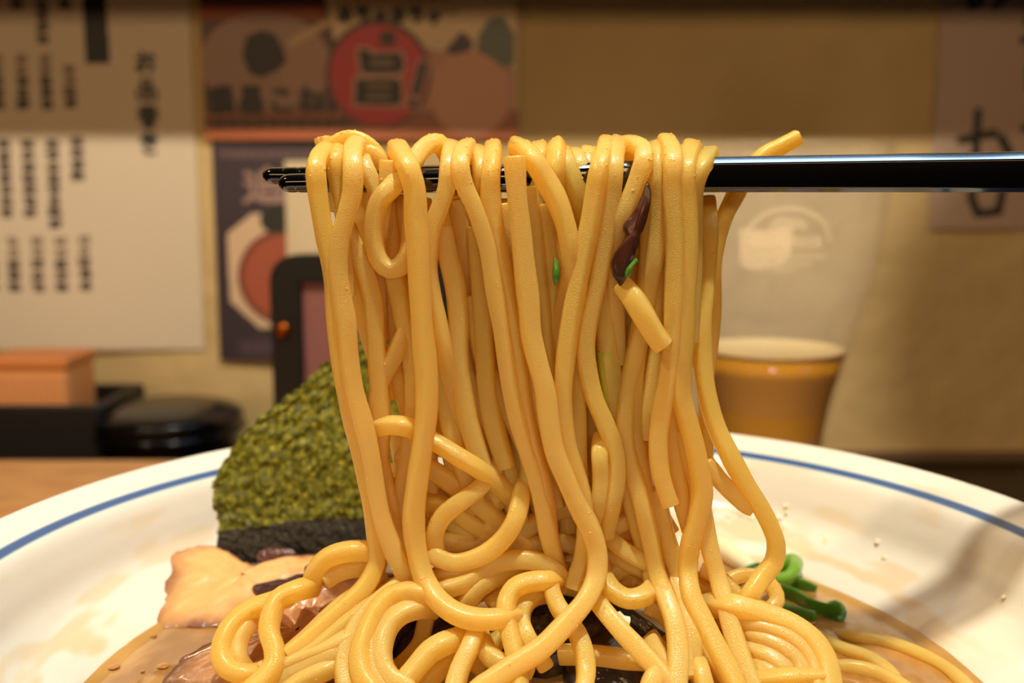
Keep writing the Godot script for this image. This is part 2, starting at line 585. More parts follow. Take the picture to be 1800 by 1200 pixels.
func papers() -> void:
	# ---- the menu sheet on the left
	var tl := wall_xy(-70, -60)
	var br := wall_xy(361, 613)
	var W := int((br.x - tl.x) * U)
	var H := int((tl.y - br.y) * U)
	var img := Image.create(W, H, false, Image.FORMAT_RGB8)
	img.fill(Color(0.82, 0.765, 0.69))
	sheet_origin = tl
	var ink := dark(1.0)
	var yy := 90.0
	for g in ["o", "hin", "sho", "ki"]:
		write(img, g, on_sheet(238 + (yy - 90) * 0.05, yy), Vector2(37, 38), 6.0, Color(0.13, 0.15, 0.17))
		yy += 48.0
	poly(img, PackedVector2Array([on_sheet(144, -60), on_sheet(184, -60), on_sheet(197, 111), on_sheet(154, 113)]), Color(0.05, 0.06, 0.09))
	for col in [["26,-60,24", 0], ["70,-60,74", 0], ["111,-60,24", 0], ["-50,-60,40", 0], ["-5,95,196", 1], ["38,95,196", 1], ["80,95,196", 1], ["122,113,196", 1],
			["-35,245,378", 2], ["8,245,378", 2], ["50,245,375", 2], ["93,245,392", 2], ["136,240,326", 2], ["-15,415,508", 1], ["25,415,508", 1], ["67,415,508", 1], ["109,415,508", 1], ["150,412,508", 1]]:
		var c := nums(col[0])
		var y := c[1]
		var count := 0
		while y < c[2] - 6:
			var pale: bool = (col[1] == 1 and y < c[1] + 22)
			var colr: Color = Color(0.5, 0.43, 0.38) if pale else Color(0.22, 0.21, 0.20).lerp(Color(0.42, 0.33, 0.31), rng.randf() * 0.7)
			scribble(img, on_sheet(c[0] - 10 + (y - c[1]) * 0.05, y), Vector2(22, 17), 3.2 if pale else 4.6, colr)
			y += 20.0
			count += 1
	sheet("menu_sheet", img, [tl.x, br.x, tl.y, br.y], "large cream paper menu with columns of vertical characters on the left wall", "menu")
	# ---- the upper poster
	tl = wall_xy(352, -60)
	sheet_origin = tl
	br = wall_xy(912, 246)
	W = int((br.x - tl.x) * U)
	H = int((tl.y - br.y) * U)
	img = Image.create(W, H, false, Image.FORMAT_RGB8)
	img.fill(Color(0.72, 0.52, 0.43))
	var half := on_sheet(592, 100)
	img.fill_rect(Rect2i(0, 0, int(half.x), H), Color(0.36, 0.26, 0.25))
	img.fill_rect(Rect2i(0, 0, int(half.x), int(on_sheet(400, 12).y)), Color(0.3, 0.23, 0.22))
	img.fill_rect(Rect2i(0, int(on_sheet(400, 12).y), int(on_sheet(570, 12).x), int(24)), Color(0.64, 0.32, 0.18))
	poly(img, PackedVector2Array([on_sheet(560, -60), on_sheet(912, -60), on_sheet(912, 122), on_sheet(840, 104), on_sheet(770, 90), on_sheet(720, 76), on_sheet(590, 70)]), Color(0.84, 0.74, 0.59))
	poly(img, PackedVector2Array([on_sheet(905, -60), on_sheet(912, -60), on_sheet(912, 246), on_sheet(905, 246)]), Color(0.74, 0.65, 0.48))
	ellipse(img, on_sheet(470, 112), Vector2(112, 84), Color(0.62, 0.50, 0.45))
	ellipse(img, on_sheet(540, 118), Vector2(40, 60), Color(0.66, 0.52, 0.46))
	poly(img, PackedVector2Array([on_sheet(436, 66), on_sheet(462, 54), on_sheet(486, 60), on_sheet(500, 84), on_sheet(508, 110), on_sheet(490, 126), on_sheet(464, 138), on_sheet(442, 130), on_sheet(430, 100)]), Color(0.09, 0.085, 0.12))
	stroke(img, on_sheet(515, 78), on_sheet(584, 38), 11.0, Color(0.76, 0.64, 0.49))
	img.fill_rect(Rect2i(0, int(on_sheet(400, 196).y), W, int(on_sheet(400, 246).y - on_sheet(400, 196).y) + 2), Color(0.60, 0.36, 0.26))
	img.fill_rect(Rect2i(0, int(on_sheet(400, 208).y), int(on_sheet(700, 208).x), 18), Color(0.40, 0.27, 0.21))
	img.fill_rect(Rect2i(0, int(on_sheet(400, 230).y), W, 16), Color(0.74, 0.42, 0.27))
	var gx := 372.0
	for g in ["nou", "kuro", "ko", "ne", "n"]:
		write(img, g, on_sheet(gx, 154), Vector2(42, 46), 9.0 if g in ["nou", "kuro"] else 7.5, Color(0.12, 0.125, 0.13))
		gx += 52.0
	gx = 380.0
	while gx < 610.0:
		scribble(img, on_sheet(gx, 212), Vector2(18, 14), 3.0, Color(0.24, 0.15, 0.1))
		gx += 24.0
	gx = 594.0
	for g in ["me", "chi", "ya", "me", "chi", "ya"]:
		write(img, g, on_sheet(gx, 14 if g != "ya" else 18), Vector2(27, 26), 6.5, Color(0.13, 0.14, 0.12))
		gx += 31.0
	write(img, "bar", on_sheet(770, 10), Vector2(34, 26), 4.0, Color(0.3, 0.26, 0.2))
	gx = 620.0
	while gx < 790.0:
		scribble(img, on_sheet(gx, -14), Vector2(16, 14), 2.5, Color(0.5, 0.38, 0.3))
		gx += 22.0
	# soft coloured shapes right of the seal
	ellipse(img, on_sheet(828, 165), Vector2(70, 72), Color(0.78, 0.57, 0.47))
	poly(img, PackedVector2Array([on_sheet(842, 62), on_sheet(860, 34), on_sheet(885, 30), on_sheet(905, 60), on_sheet(905, 112), on_sheet(890, 122), on_sheet(858, 100), on_sheet(838, 90)]), Color(0.37, 0.40, 0.38))
	poly(img, PackedVector2Array([on_sheet(782, 90), on_sheet(812, 56), on_sheet(834, 74), on_sheet(828, 90), on_sheet(800, 98)]), Color(0.21, 0.19, 0.26))
	# the red seal with its character and the exclamation mark
	ellipse(img, on_sheet(668, 132), Vector2(90, 91), Color(0.33, 0.2, 0.2))
	ellipse(img, on_sheet(668, 134), Vector2(83, 84), Color(0.76, 0.2, 0.25))
	img.fill_rect(Rect2i(on_sheet(670, 58), Vector2i(26, 24)), Color(0.2, 0.17, 0.1))
	for k in [[5.0, Color(0.78, 0.60, 0.54)], [0.0, Color(0.06, 0.065, 0.085)]]:
		var g: float = k[0]
		var pc: Color = k[1]
		poly(img, PackedVector2Array([on_sheet(632 - g, 87 - g), on_sheet(649 + g, 89 - g), on_sheet(657 + g, 97 - g), on_sheet(706 + g, 94 - g), on_sheet(712 + g, 112), on_sheet(707 + g, 131 + g), on_sheet(639 - g, 131 + g)]), pc)
		poly(img, PackedVector2Array([on_sheet(629 - g, 140 - g), on_sheet(700 + g, 139 - g), on_sheet(708 + g, 148), on_sheet(707 + g, 186 + g), on_sheet(627 - g, 184 + g)]), pc)
		stroke(img, on_sheet(745, 116), on_sheet(733, 164), 13.0 + g * 1.6, pc)
		stroke(img, on_sheet(728, 183), on_sheet(728, 185), 14.0 + g * 1.6, pc)
	for k in [[654, 107, 695, 118], [647, 149, 690, 158], [647, 167, 690, 176]]:
		img.fill_rect(Rect2i(on_sheet(k[0], k[1]), on_sheet(k[2], k[3]) - on_sheet(k[0], k[1])), Color(0.52, 0.44, 0.36))
	sheet("food_poster", img, [tl.x, br.x, tl.y, br.y], "upper brown and orange food poster with a round red seal", "poster", 0.003)
	# ---- the dark poster below
	tl = wall_xy(374, 246)
	sheet_origin = tl
	br = wall_xy(640, 631)
	W = int((br.x - tl.x) * U)
	H = int((tl.y - br.y) * U)
	img = Image.create(W, H, false, Image.FORMAT_RGB8)
	img.fill(Color(0.20, 0.16, 0.20))
	gx = 388.0
	while gx < 600.0:
		scribble(img, on_sheet(gx, 264), Vector2(12, 14), 2.2, Color(0.42, 0.33, 0.35))
		gx += 15.0
	write(img, "tsui", on_sheet(428, 296), Vector2(76, 62), 8.0, Color(0.60, 0.48, 0.45))
	poly(img, PackedVector2Array([on_sheet(402, 410), on_sheet(446, 374), on_sheet(560, 374), on_sheet(600, 420), on_sheet(600, 530), on_sheet(556, 576), on_sheet(462, 576), on_sheet(408, 528)]), Color(0.80, 0.69, 0.57))
	ellipse(img, on_sheet(505, 486), Vector2(84, 84), Color(0.46, 0.23, 0.18))
	ellipse(img, on_sheet(508, 486), Vector2(76, 74), Color(0.62, 0.31, 0.22))
	ellipse(img, on_sheet(488, 386), Vector2(28, 24), Color(0.12, 0.13, 0.13))
	img.fill_rect(Rect2i(on_sheet(424, 594), Vector2i(70, 32)), Color(0.26, 0.2, 0.26))
	for k in 3: scribble(img, on_sheet(430 + k * 20, 600), Vector2(14, 16), 2.0, Color(0.34, 0.27, 0.33))
	sheet("dark_poster", img, [tl.x, br.x, tl.y, br.y], "lower dark indigo poster showing a ramen bowl under pale lettering", "poster", 0.0022)
	# ---- a slip of paper lying over it
	tl = wall_xy(504, 283)
	sheet_origin = tl
	br = wall_xy(640, 470)
	img = Image.create(64, 64, false, Image.FORMAT_RGB8)
	img.fill(Color(0.82, 0.75, 0.62))
	sheet("paper_slip", img, [tl.x, br.x, tl.y, br.y], "blank cream slip of paper stuck over the dark poster", "paper", 0.006)
	# ---- the sheet on the right with brushed characters
	tl = wall_xy(1655, -60)
	sheet_origin = tl
	br = wall_xy(1905, 402)
	W = int((br.x - tl.x) * U)
	H = int((tl.y - br.y) * U)
	img = Image.create(W, H, false, Image.FORMAT_RGB8)
	img.fill(Color(0.70, 0.60, 0.54))
	write(img, "mu", on_sheet(1678, 190), Vector2(112, 196), 14.0, Color(0.11, 0.11, 0.12))
	write(img, "o", on_sheet(1700, -150), Vector2(90, 170), 12.0, Color(0.13, 0.12, 0.13))
	write(img, "ki", on_sheet(1786, 10), Vector2(110, 160), 14.0, Color(0.12, 0.12, 0.14))
	write(img, "chi", on_sheet(1786, 180), Vector2(110, 170), 14.0, Color(0.12, 0.12, 0.14))
	sheet("brushed_notice", img, [tl.x, br.x, tl.y, br.y], "mauve-grey paper notice with black brushed characters at the far right", "notice")


# ---------------------------------------------------------------- the room
func room() -> void:
	var plaster := mat(Color(0.81, 0.71, 0.51), 0.75)
	plaster.albedo_texture = noise_tex(0.012, 3, [Color(0.9, 0.88, 0.86), Color(1, 1, 1)], 256)
	triplanar(plaster, 1.6)
	plaster.normal_enabled = true
	plaster.normal_texture = noise_tex(0.05, 9, [], 256, 3.0)
	plaster.normal_scale = 0.35
	var dark_wood := mat(Color(0.17, 0.11, 0.08), 0.5)
	var brown := mat(Color(0.13, 0.10, 0.08), 0.9)
	var s := func(called: String, size: Vector3, at: Vector3, m: Material):
		var o := obj(called, bevel_box(size, 0.002), m)
		o.position = at
		tag(o, "", "", "", "structure")
	s.call("wall_back", Vector3(3.4, 2.5, 0.1), Vector3(0, 1.25, -WALL_D - 0.05), plaster)
	s.call("wall_front", Vector3(3.4, 2.5, 0.1), Vector3(0, 1.25, 1.85), brown)
	s.call("wall_left", Vector3(0.1, 2.5, 2.52), Vector3(-1.65, 1.25, 0.59), brown)
	s.call("wall_right", Vector3(0.1, 2.5, 2.52), Vector3(1.65, 1.25, 0.59), brown)
	s.call("floor", Vector3(3.4, 0.1, 2.6), Vector3(0, -0.05, 0.6), dark_wood)
	s.call("ceiling", Vector3(3.4, 0.1, 2.6), Vector3(0, 2.55, 0.6), brown)
	s.call("baseboard_back", Vector3(3.2, 0.007, 0.006), Vector3(0, TABLE + 0.0035, -WALL_D + 0.003), mat(Color(0.42, 0.33, 0.25), 0.6))
	var t := base("counter", Vector3(0, TABLE, -0.26), "black counter top running along the wall under the bowl", "counter")
	obj("counter_top", bevel_box(Vector3(3.1, 0.04, 0.70), 0.004, Vector3(0, -0.02, -0.008)), mat(Color(0.035, 0.03, 0.03), 0.35), t)
	for x in [-1.3, 1.3]: obj("leg", bevel_box(Vector3(0.06, 0.70, 0.06), 0.003, Vector3(x, -0.39, 0.2)), dark_wood, t)
	var sh := base("unseen_shelf", Vector3(0, CY + 0.142, -WALL_D), "unseen dark shelf board above the posters, keeping lamp light off the upper wall", "shelf")  # out of view, placed to shadow the top of the back wall
	obj("board", bevel_box(Vector3(3.0, 0.018, 0.12), 0.002, Vector3(0, 0.0, 0.06)), dark_wood, sh)
	for x in [-1.0, 1.0]: obj("bracket", bevel_box(Vector3(0.02, 0.08, 0.10), 0.002, Vector3(x, 0.049, 0.05)), dark_wood, sh)


# ---------------------------------------------------------------- things on the counter
func counter_things() -> void:
	# the wooden stand at the left
	var wood := mat(Color(0.80, 0.58, 0.35), 0.45)
	wood.albedo_texture = noise_tex(0.02, 21, [Color(0.78, 0.72, 0.66), Color(1, 1, 1), Color(0.9, 0.84, 0.8)], 256)
	triplanar(wood, 3.0)
	wood.uv1_scale = Vector3(2.5, 20, 12)
	var back := P(100, 806, 0.47)
	var o := base("wooden_stand", Vector3(-0.27, TABLE, -0.365), "pale wooden riser board behind the left rim of the bowl", "stand")
	var top: float = back.y - TABLE
	obj("board", bevel_box(Vector3(0.33, 0.016, 0.21), 0.003, Vector3(0, top - 0.008, 0)), wood, o)
	for z in [-0.09, 0.09]: obj("runner", bevel_box(Vector3(0.30, top - 0.016, 0.018), 0.002, Vector3(0, (top - 0.016) / 2, z)), wood, o)
	# black tray with a wooden box
	var black := mat(Color(0.045, 0.03, 0.03), 0.5)
	var fl := P(-60, 714, 0.530)
	var fr := P(172, 714, 0.530)
	var h := fl.y - TABLE
	var cx := (fl.x + fr.x) / 2
	var w := fr.x - fl.x
	var tr := base("black_tray", Vector3(cx, TABLE, -0.565), "deep black lacquered tray holding the reed box", "tray")
	obj("bottom", bevel_box(Vector3(w, 0.006, 0.07), 0.001, Vector3(0, 0.003, 0)), black, tr)
	for k in [[Vector3(w, h, 0.006), Vector3(0, h / 2, 0.032)], [Vector3(w, h, 0.006), Vector3(0, h / 2, -0.032)], [Vector3(0.006, h, 0.058), Vector3(w / 2 - 0.003, h / 2, 0)], [Vector3(0.006, h, 0.058), Vector3(-w / 2 + 0.003, h / 2, 0)]]:
		obj("side", bevel_box(k[0], 0.0015, k[1]), black, tr)
	var reed := mat(Color(0.84, 0.58, 0.36), 0.6)
	var b0 := P(-40, 643, 0.543)
	var b1 := P(112, 643, 0.543)
	var bh := b0.y - TABLE - 0.006
	var bw := b1.x - b0.x
	var bx := base("reed_box", Vector3((b0.x + b1.x) / 2, TABLE + 0.006, -0.5645), "orange-tan wooden box with fine upright slats inside the black tray", "box")
	obj("body", bevel_box(Vector3(bw, bh, 0.038), 0.0015, Vector3(0, bh / 2, 0)), reed, bx)
	obj("lid", bevel_box(Vector3(bw + 0.002, 0.006, 0.042), 0.001, Vector3(0, bh + 0.001, 0)), mat(Color(0.80, 0.49, 0.26), 0.5), bx)
	for k in 11:
		obj("slat", bevel_box(Vector3(bw / 11 - 0.0012, bh - 0.008, 0.0022), 0.0005, Vector3(-bw / 2 + bw * (k + 0.5) / 11, bh / 2 - 0.002, 0.0195)), reed, bx)
	# round black pot with a lid
	var pc := P(297, 760, 0.560)
	var lac := mat(Color(0.02, 0.02, 0.022), 0.22)
	var pot := base("lidded_pot", Vector3(pc.x, TABLE, -0.560), "round black lacquer pot with a low lid beside the black tray", "pot")
	var ph := 0.0515
	obj("body", lathe(PackedVector2Array([Vector2(0, 0.0), Vector2(0.034, 0.0), Vector2(0.037, 0.003), Vector2(0.0392, 0.02), Vector2(0.0398, 0.036), Vector2(0.038, 0.0365), Vector2(0.036, 0.02), Vector2(0, 0.005)]), 72), lac, pot)
	obj("lid", lathe(PackedVector2Array([Vector2(0.0, 0.0355), Vector2(0.041, 0.0355), Vector2(0.0425, 0.037), Vector2(0.0425, 0.043), Vector2(0.041, 0.0455), Vector2(0.034, 0.0485), Vector2(0.02, 0.051), Vector2(0, ph)]), 72), lac, pot)
	# the black framed menu stand behind the noodles
	var q0 := P(471, 448, 0.45)
	var q1 := P(792, 448, 0.45)
	var fh := q0.y - TABLE
	var fw := q1.x - q0.x
	var st := base("menu_stand", Vector3((q0.x + q1.x) / 2, TABLE, -0.458), "black framed upright menu stand with a mauve card behind the seaweed", "menu stand")
	var fmat := mat(Color(0.022, 0.018, 0.018), 0.4)
	var rim := 0.0135
	var rc := 0.012
	var outl := PackedVector2Array()
	for c in [[fw / 2 - rc, 0.0, 0.0, 1], [fw / 2 - rc, fh - rc, 0.0, 0], [-fw / 2 + rc, fh - rc, 90.0, 0], [-fw / 2 + rc, 0.0, 0.0, 1]]:
		if c[3] == 1: outl.append(Vector2(c[0] + (rc if c[0] > 0 else -rc), 0.0))
		else:
			for k in 7: outl.append(Vector2(c[0], c[1]) + Vector2.from_angle(deg_to_rad(c[2] + k * 15.0)) * rc)
	var csg := CSGCombiner3D.new()
	var poly1 := CSGPolygon3D.new()
	poly1.polygon = outl
	poly1.depth = 0.014
	poly1.material = fmat
	poly1.position = Vector3(0, 0, 0.007)
	csg.add_child(poly1)
	poly1.name = "frame_outline"
	var hole := CSGBox3D.new()
	hole.operation = CSGShape3D.OPERATION_SUBTRACTION
	hole.size = Vector3(fw - 2 * rim, fh - rim * 0.9 - 0.03, 0.008)
	hole.position = Vector3(0, 0.03 + hole.size.y / 2, 0.006)
	hole.material = fmat
	csg.add_child(hole)
	hole.name = "recess"
	put("frame", st, csg)
	obj("card", bevel_box(Vector3(fw - 2 * rim - 0.001, hole.size.y - 0.001, 0.001), 0.0003, Vector3(0, hole.position.y, 0.0027)), mat(Color(0.52, 0.33, 0.32), 0.5), st)
	var kp := P(497, 580, 0.45)
	var reflection_dot := obj("amber_reflection", lathe(PackedVector2Array([Vector2(0.0035, 0), Vector2(0.0035, 0.001), Vector2(0.002, 0.0022), Vector2(0, 0.0025)]), 20), mat(Color(0.55, 0.28, 0.10), 0.4, 1.0), st)  # small amber disc standing in for a reflection on the frame
	reflection_dot.position = Vector3(kp.x, kp.y, -0.450) - st.position
	reflection_dot.rotation_degrees.x = 90
	# the beer glass
	var ax := 1361.0
	var gz := 0.39
	var gp := P(ax, 500, gz)
	var gl := base("beer_glass", Vector3(gp.x, TABLE, -gz), "clear tulip beer glass about a third full behind the bowl", "glass")
	var outer := PackedVector2Array([Vector2(0.0, 0.0), Vector2(0.024, 0.0), Vector2(0.0255, 0.002)])
	var inner: Array = []
	for r in ["98,770", "110,700", "130,625", "150,555", "166,496", "177,430", "182,387", "187,320", "189.5,262"]:
		var k := nums(r)
		var y := P(ax, k[1], gz).y - TABLE
		var rad := k[0] / F * gz * 1.0
		if outer.size() == 3:
			outer.append(Vector2(rad * 0.93, y * 0.5))
		outer.append(Vector2(rad, y))
		inner.append(Vector2(rad - 0.0016, y))
	var rim_y: float = outer[outer.size() - 1].y
	outer.append(Vector2(outer[outer.size() - 1].x - 0.0008, rim_y + 0.0008))
	var full := outer.duplicate()
	inner.reverse()
	for q in inner: full.append(q)
	full.append(Vector2(0.018, 0.016))
	full.append(Vector2(0.0, 0.014))
	var glass := mat(Color(1, 1, 1, 0.04), 0.03)
	glass.metallic_specular = 0.36
	glass.transparency = BaseMaterial3D.TRANSPARENCY_ALPHA
	obj("tumbler", lathe(full, 72), glass, gl)
	var by := P(ax, 640, gz - 0.03).y - TABLE
	var prof := func(y: float) -> float:
		for i in range(2, outer.size() - 2):
			if y <= outer[i + 1].y: return lerpf(outer[i].x, outer[i + 1].x, clampf((y - outer[i].y) / (outer[i + 1].y - outer[i].y), 0, 1)) - 0.0019
		return 0.03
	var beer_prof := PackedVector2Array([Vector2(0, 0.0165), Vector2(0.015, 0.0165)])
	for k in 12:
		var y := lerpf(0.024, by, k / 11.0)
		beer_prof.append(Vector2(prof.call(y), y))
	beer_prof.append(Vector2(0.0, by))
	var beer := mat(Color(0.90, 0.63, 0.0, 0.8), 0.08)
	beer.refraction_enabled = true
	beer.refraction_scale = 0.033
	var bo := obj("beer", lathe(beer_prof, 64, false), beer)
	bo.position = gl.position
	tag(bo, "amber beer filling the lower part of the beer glass", "beer")
	var foam_r: float = prof.call(by) + 0.0001
	var foam_prof := PackedVector2Array([Vector2(0, by + 0.0002), Vector2(foam_r, by + 0.0002), Vector2(foam_r, by + 0.0022), Vector2(foam_r - 0.001, by + 0.0016), Vector2(foam_r * 0.6, by + 0.0013), Vector2(0, by + 0.0015)])
	var foam := mat(Color(0.88, 0.72, 0.50), 0.8)
	foam.subsurf_scatter_enabled = true
	foam.subsurf_scatter_strength = 0.3
	var fo := obj("beer_foam", lathe(foam_prof, 64, false), foam)
	fo.position = gl.position
	tag(fo, "thin pale foam ring on top of the beer", "foam")
	emblem(gl, prof, gz, ax)


func emblem(gl: Node3D, prof: Callable, gz: float, ax: float) -> void:      # the white print on the glass: lettering, an arch, an animal and two bands
	var print_ := mat(Color(1.0, 0.94, 0.80, 0.4), 0.7)
	print_.transparency = BaseMaterial3D.TRANSPARENCY_ALPHA
	var mm := gz - 0.036
	var on := func(px: float, py: float) -> Vector3:      # on the glass, in the frame of the glass
		var y := P(ax, py, mm).y - TABLE
		var r: float = prof.call(y) + 0.0019 + 0.0003
		var a := (px - ax) / F * mm / r
		return Vector3(sin(a) * r, y, cos(a) * r)
	var sheet_on := func(called: String, at: Callable, nu: int, nv: int):
		obj(called, grid(nu, nv, func(u, v): 
			var q: Vector2 = at.call(u, v)
			return on.call(q.x, q.y)), print_, gl)
	sheet_on.call("printed_arch", func(u, v):
		var a: float = lerpf(182.0, 358.0, u)
		var rr: float = lerpf(0.87, 1.0, v)
		return Vector2(1329 + cos(deg_to_rad(a)) * 79 * rr, 427 + sin(deg_to_rad(a)) * 65 * rr), 40, 2)
	sheet_on.call("printed_animal", func(u, v):
		var x: float = lerpf(1296, 1360, u)
		var t: float = 396 - 17 * sin(u * PI) - 4 * sin(u * 9.0)
		var b: float = 404 + 3 * sin(u * 14.0)
		return Vector2(x, lerpf(t, b, v)), 24, 3)
	sheet_on.call("printed_band", func(u, v): return Vector2(lerpf(1268, 1398, u), lerpf(443, 456, v)), 24, 1)
	sheet_on.call("printed_band", func(u, v): return Vector2(lerpf(1282, 1374, u), lerpf(458, 468, v)), 18, 1)
	sheet_on.call("printed_band", func(u, v): return Vector2(lerpf(1308, 1342, u), lerpf(469, 480, v)), 8, 1)
	var tm := TextMesh.new()
	var font := SystemFont.new()
	font.font_names = PackedStringArray(["Droid Sans"])
	font.font_weight = 700
	tm.font = font
	tm.text = "KIRIN BEER"
	tm.font_size = 64
	tm.pixel_size = 0.01
	tm.depth = 0.02
	tm.curve_step = 2.0
	var arr := tm.get_mesh_arrays()
	var v: PackedVector3Array = arr[Mesh.ARRAY_VERTEX]
	var n: PackedVector3Array = arr[Mesh.ARRAY_NORMAL]
	var box := tm.get_aabb()
	for i in v.size():
		var q := v[i]
		var px := 1266.0 + (q.x - box.position.x) / box.size.x * 123.0
		var py := 434.0 - (q.y - box.position.y) / box.size.y * 20.0
		v[i] = on.call(px, py) + Vector3(0, 0, (q.z - box.position.z) / box.size.z * 0.0002)
	arr[Mesh.ARRAY_VERTEX] = v
	arr[Mesh.ARRAY_NORMAL] = n
	var am := ArrayMesh.new()
	am.add_surface_from_arrays(Mesh.PRIMITIVE_TRIANGLES, arr)
	obj("printed_lettering", am, print_, gl)


# ---------------------------------------------------------------- the bowl and the soup
func bowl() -> void:
	var prof := PackedVector2Array()
	var lip_from := 0
	for q in [[0.0, -0.094], [0.034, -0.094], [0.035, -0.1014], [0.038, -0.1014], [0.040, -0.094], [0.056, -0.086], [0.078, -0.066], [0.092, -0.044], [0.099, -0.024], [0.103, -0.010], [0.1085, -0.0018],
			[0.1098, -0.0004], [0.1092, 0.0006], [0.1078, 0.0004], [0.1045, -0.0014], [0.1005, -0.0044], [0.0982, -0.0095], [0.0962, -0.0150], [0.0925, -0.0190], [0.0875, -0.0225], [0.0825, -0.0262], [0.074, -0.0335], [0.060, -0.050], [0.045, -0.068], [0.025, -0.080], [0.0, -0.084]]:
		prof.append(Vector2(q[0], q[1] + 0.905 - RIM - TABLE))
	# the glaze: white, one blue ring, faint broth stains
	var cum := 0.0
	var ring_v := 0.0
	var well_a := 0.0
	var well_b := 0.0
	var lens: Array = [0.0]
	for i in prof.size() - 1: lens.append(lens[i] + prof[i].distance_to(prof[i + 1]))
	cum = lens[lens.size() - 1]
	ring_v = (lens[14] + (lens[15] - lens[14]) * 0.74) / cum
	well_a = (lens[16] / cum)
	well_b = (lens[20] / cum)
	var W := 1024
	var H := 1024
	var img := Image.create(W, H, false, Image.FORMAT_RGB8)
	var nz := FastNoiseLite.new()
	nz.seed = 5
	nz.frequency = 0.016
	nz.fractal_octaves = 3
	var white := Color(0.90, 0.888, 0.845)
	img.fill(white)
	for y in range(int(well_a * H) - 30, mini(H, int(well_b * H) + 40)):
		var v := float(y) / H
		var zone := smoothstep(well_a, well_b, v)
		for x in W:
			var e := minf(x, W - x) / 60.0
			var k := nz.get_noise_2d(x * 0.9, y * 1.6)
			var st := smoothstep(0.12, 0.5, k + zone * 0.32) * (0.25 + zone * 0.45) * clampf(e, 0, 1)
			img.set_pixel(x, y, white.lerp(Color(0.84, 0.68, 0.44), st * 0.75))
	var ry := int(ring_v * H)
	for y in range(ry - 3, ry + 4):
		img.fill_rect(Rect2i(0, y, W, 1), Color(0.19, 0.35, 0.57) if absi(y - ry) < 3 else Color(0.55, 0.64, 0.74))
	var m := mat(Color.WHITE, 0.12)
	m.albedo_texture = ImageTexture.create_from_image(img)
	m.clearcoat_enabled = true
	m.clearcoat = 0.5
	m.clearcoat_roughness = 0.05
	var o := base("ramen_bowl", Vector3(0.004, TABLE, BOWL_Z), "wide white ramen bowl with a thin blue ring inside the rim", "bowl")
	obj("bowl_body", lathe(prof, 160), m, o)
	# the soup
	var sw := FastNoiseLite.new()
	sw.seed = 11
	sw.frequency = 45.0
	sw.domain_warp_enabled = true
	sw.domain_warp_amplitude = 0.012
	sw.domain_warp_frequency = 60.0
	var soup_y := CY - SOUP
	var rip := FastNoiseLite.new()
	rip.seed = 31
	rip.frequency = 120.0
	var sm := mat(Color.WHITE, 0.16)
	sm.vertex_color_use_as_albedo = true
	sm.clearcoat_enabled = true
	sm.clearcoat = 0.7
	sm.clearcoat_roughness = 0.04
	var R := 0.0838
	var at := func(u: float, v: float) -> Vector3:
		var r := R * pow(v, 0.7)
		var x := cos(u * TAU) * r
		var z := sin(u * TAU) * r
		return Vector3(x, 0.00022 * rip.get_noise_2d(x, z) + (0.0009 * smoothstep(0.96, 1.0, v)), z)
	var col := func(u: float, v: float) -> Color:
		var r := R * pow(v, 0.7)
		var k := sw.get_noise_2d(cos(u * TAU) * r, sin(u * TAU) * r) * 0.5 + 0.5
		return Color(0.29, 0.13, 0.030).lerp(Color(0.52, 0.29, 0.10), smoothstep(0.25, 0.75, k)).lerp(Color(0.50, 0.29, 0.075), smoothstep(0.90, 1.0, v) * 0.6)
	var so := obj("soup", grid(220, 90, at, true, col), sm)
	so.position = Vector3(0.004, soup_y, BOWL_Z)
	tag(so, "tan pork broth with oily swirls filling the white bowl", "soup")
	# drops of fat floating on it
	var oil := mat(Color(0.68, 0.46, 0.22), 0.06)
	oil.clearcoat_enabled = true
	oil.clearcoat = 1.0
	oil.clearcoat_roughness = 0.02
	var mm := MultiMesh.new()
	mm.transform_format = MultiMesh.TRANSFORM_3D
	mm.mesh = lathe(PackedVector2Array([Vector2(0, -0.0003), Vector2(0.001, 0), Vector2(0.0008, 0.00022), Vector2(0, 0.0003)]), 14)
	mm.instance_count = 80
	for i in 80:
		var a := rng.randf() * TAU
		var r := 0.083 * sqrt(rng.randf_range(0.35, 0.98))
		var k := rng.randf_range(0.3, 1.3)
		mm.set_instance_transform(i, Transform3D(Basis.from_scale(Vector3(k, 1, k)), Vector3(0.004 + cos(a) * r, soup_y + 0.0002, BOWL_Z + sin(a) * r)))
	var mi := MultiMeshInstance3D.new()
	mi.multimesh = mm
	mi.material_override = oil
	put("oil_drops", self, mi)
	tag(mi, "tiny glossy drops of fat scattered over the broth surface", "oil", "", "stuff")
	# small splashes clinging to the right of the bowl wall
	var wet := mat(Color(0.95, 0.90, 0.78), 0.05)
	wet.clearcoat_enabled = true
	wet.clearcoat = 1.0
	wet.clearcoat_roughness = 0.02
	var md := MultiMesh.new()
	md.transform_format = MultiMesh.TRANSFORM_3D
	var sph := SphereMesh.new()
	sph.radius = 0.0007
	sph.height = 0.0014
	sph.radial_segments = 14
	sph.rings = 8
	md.mesh = sph
	md.instance_count = 48
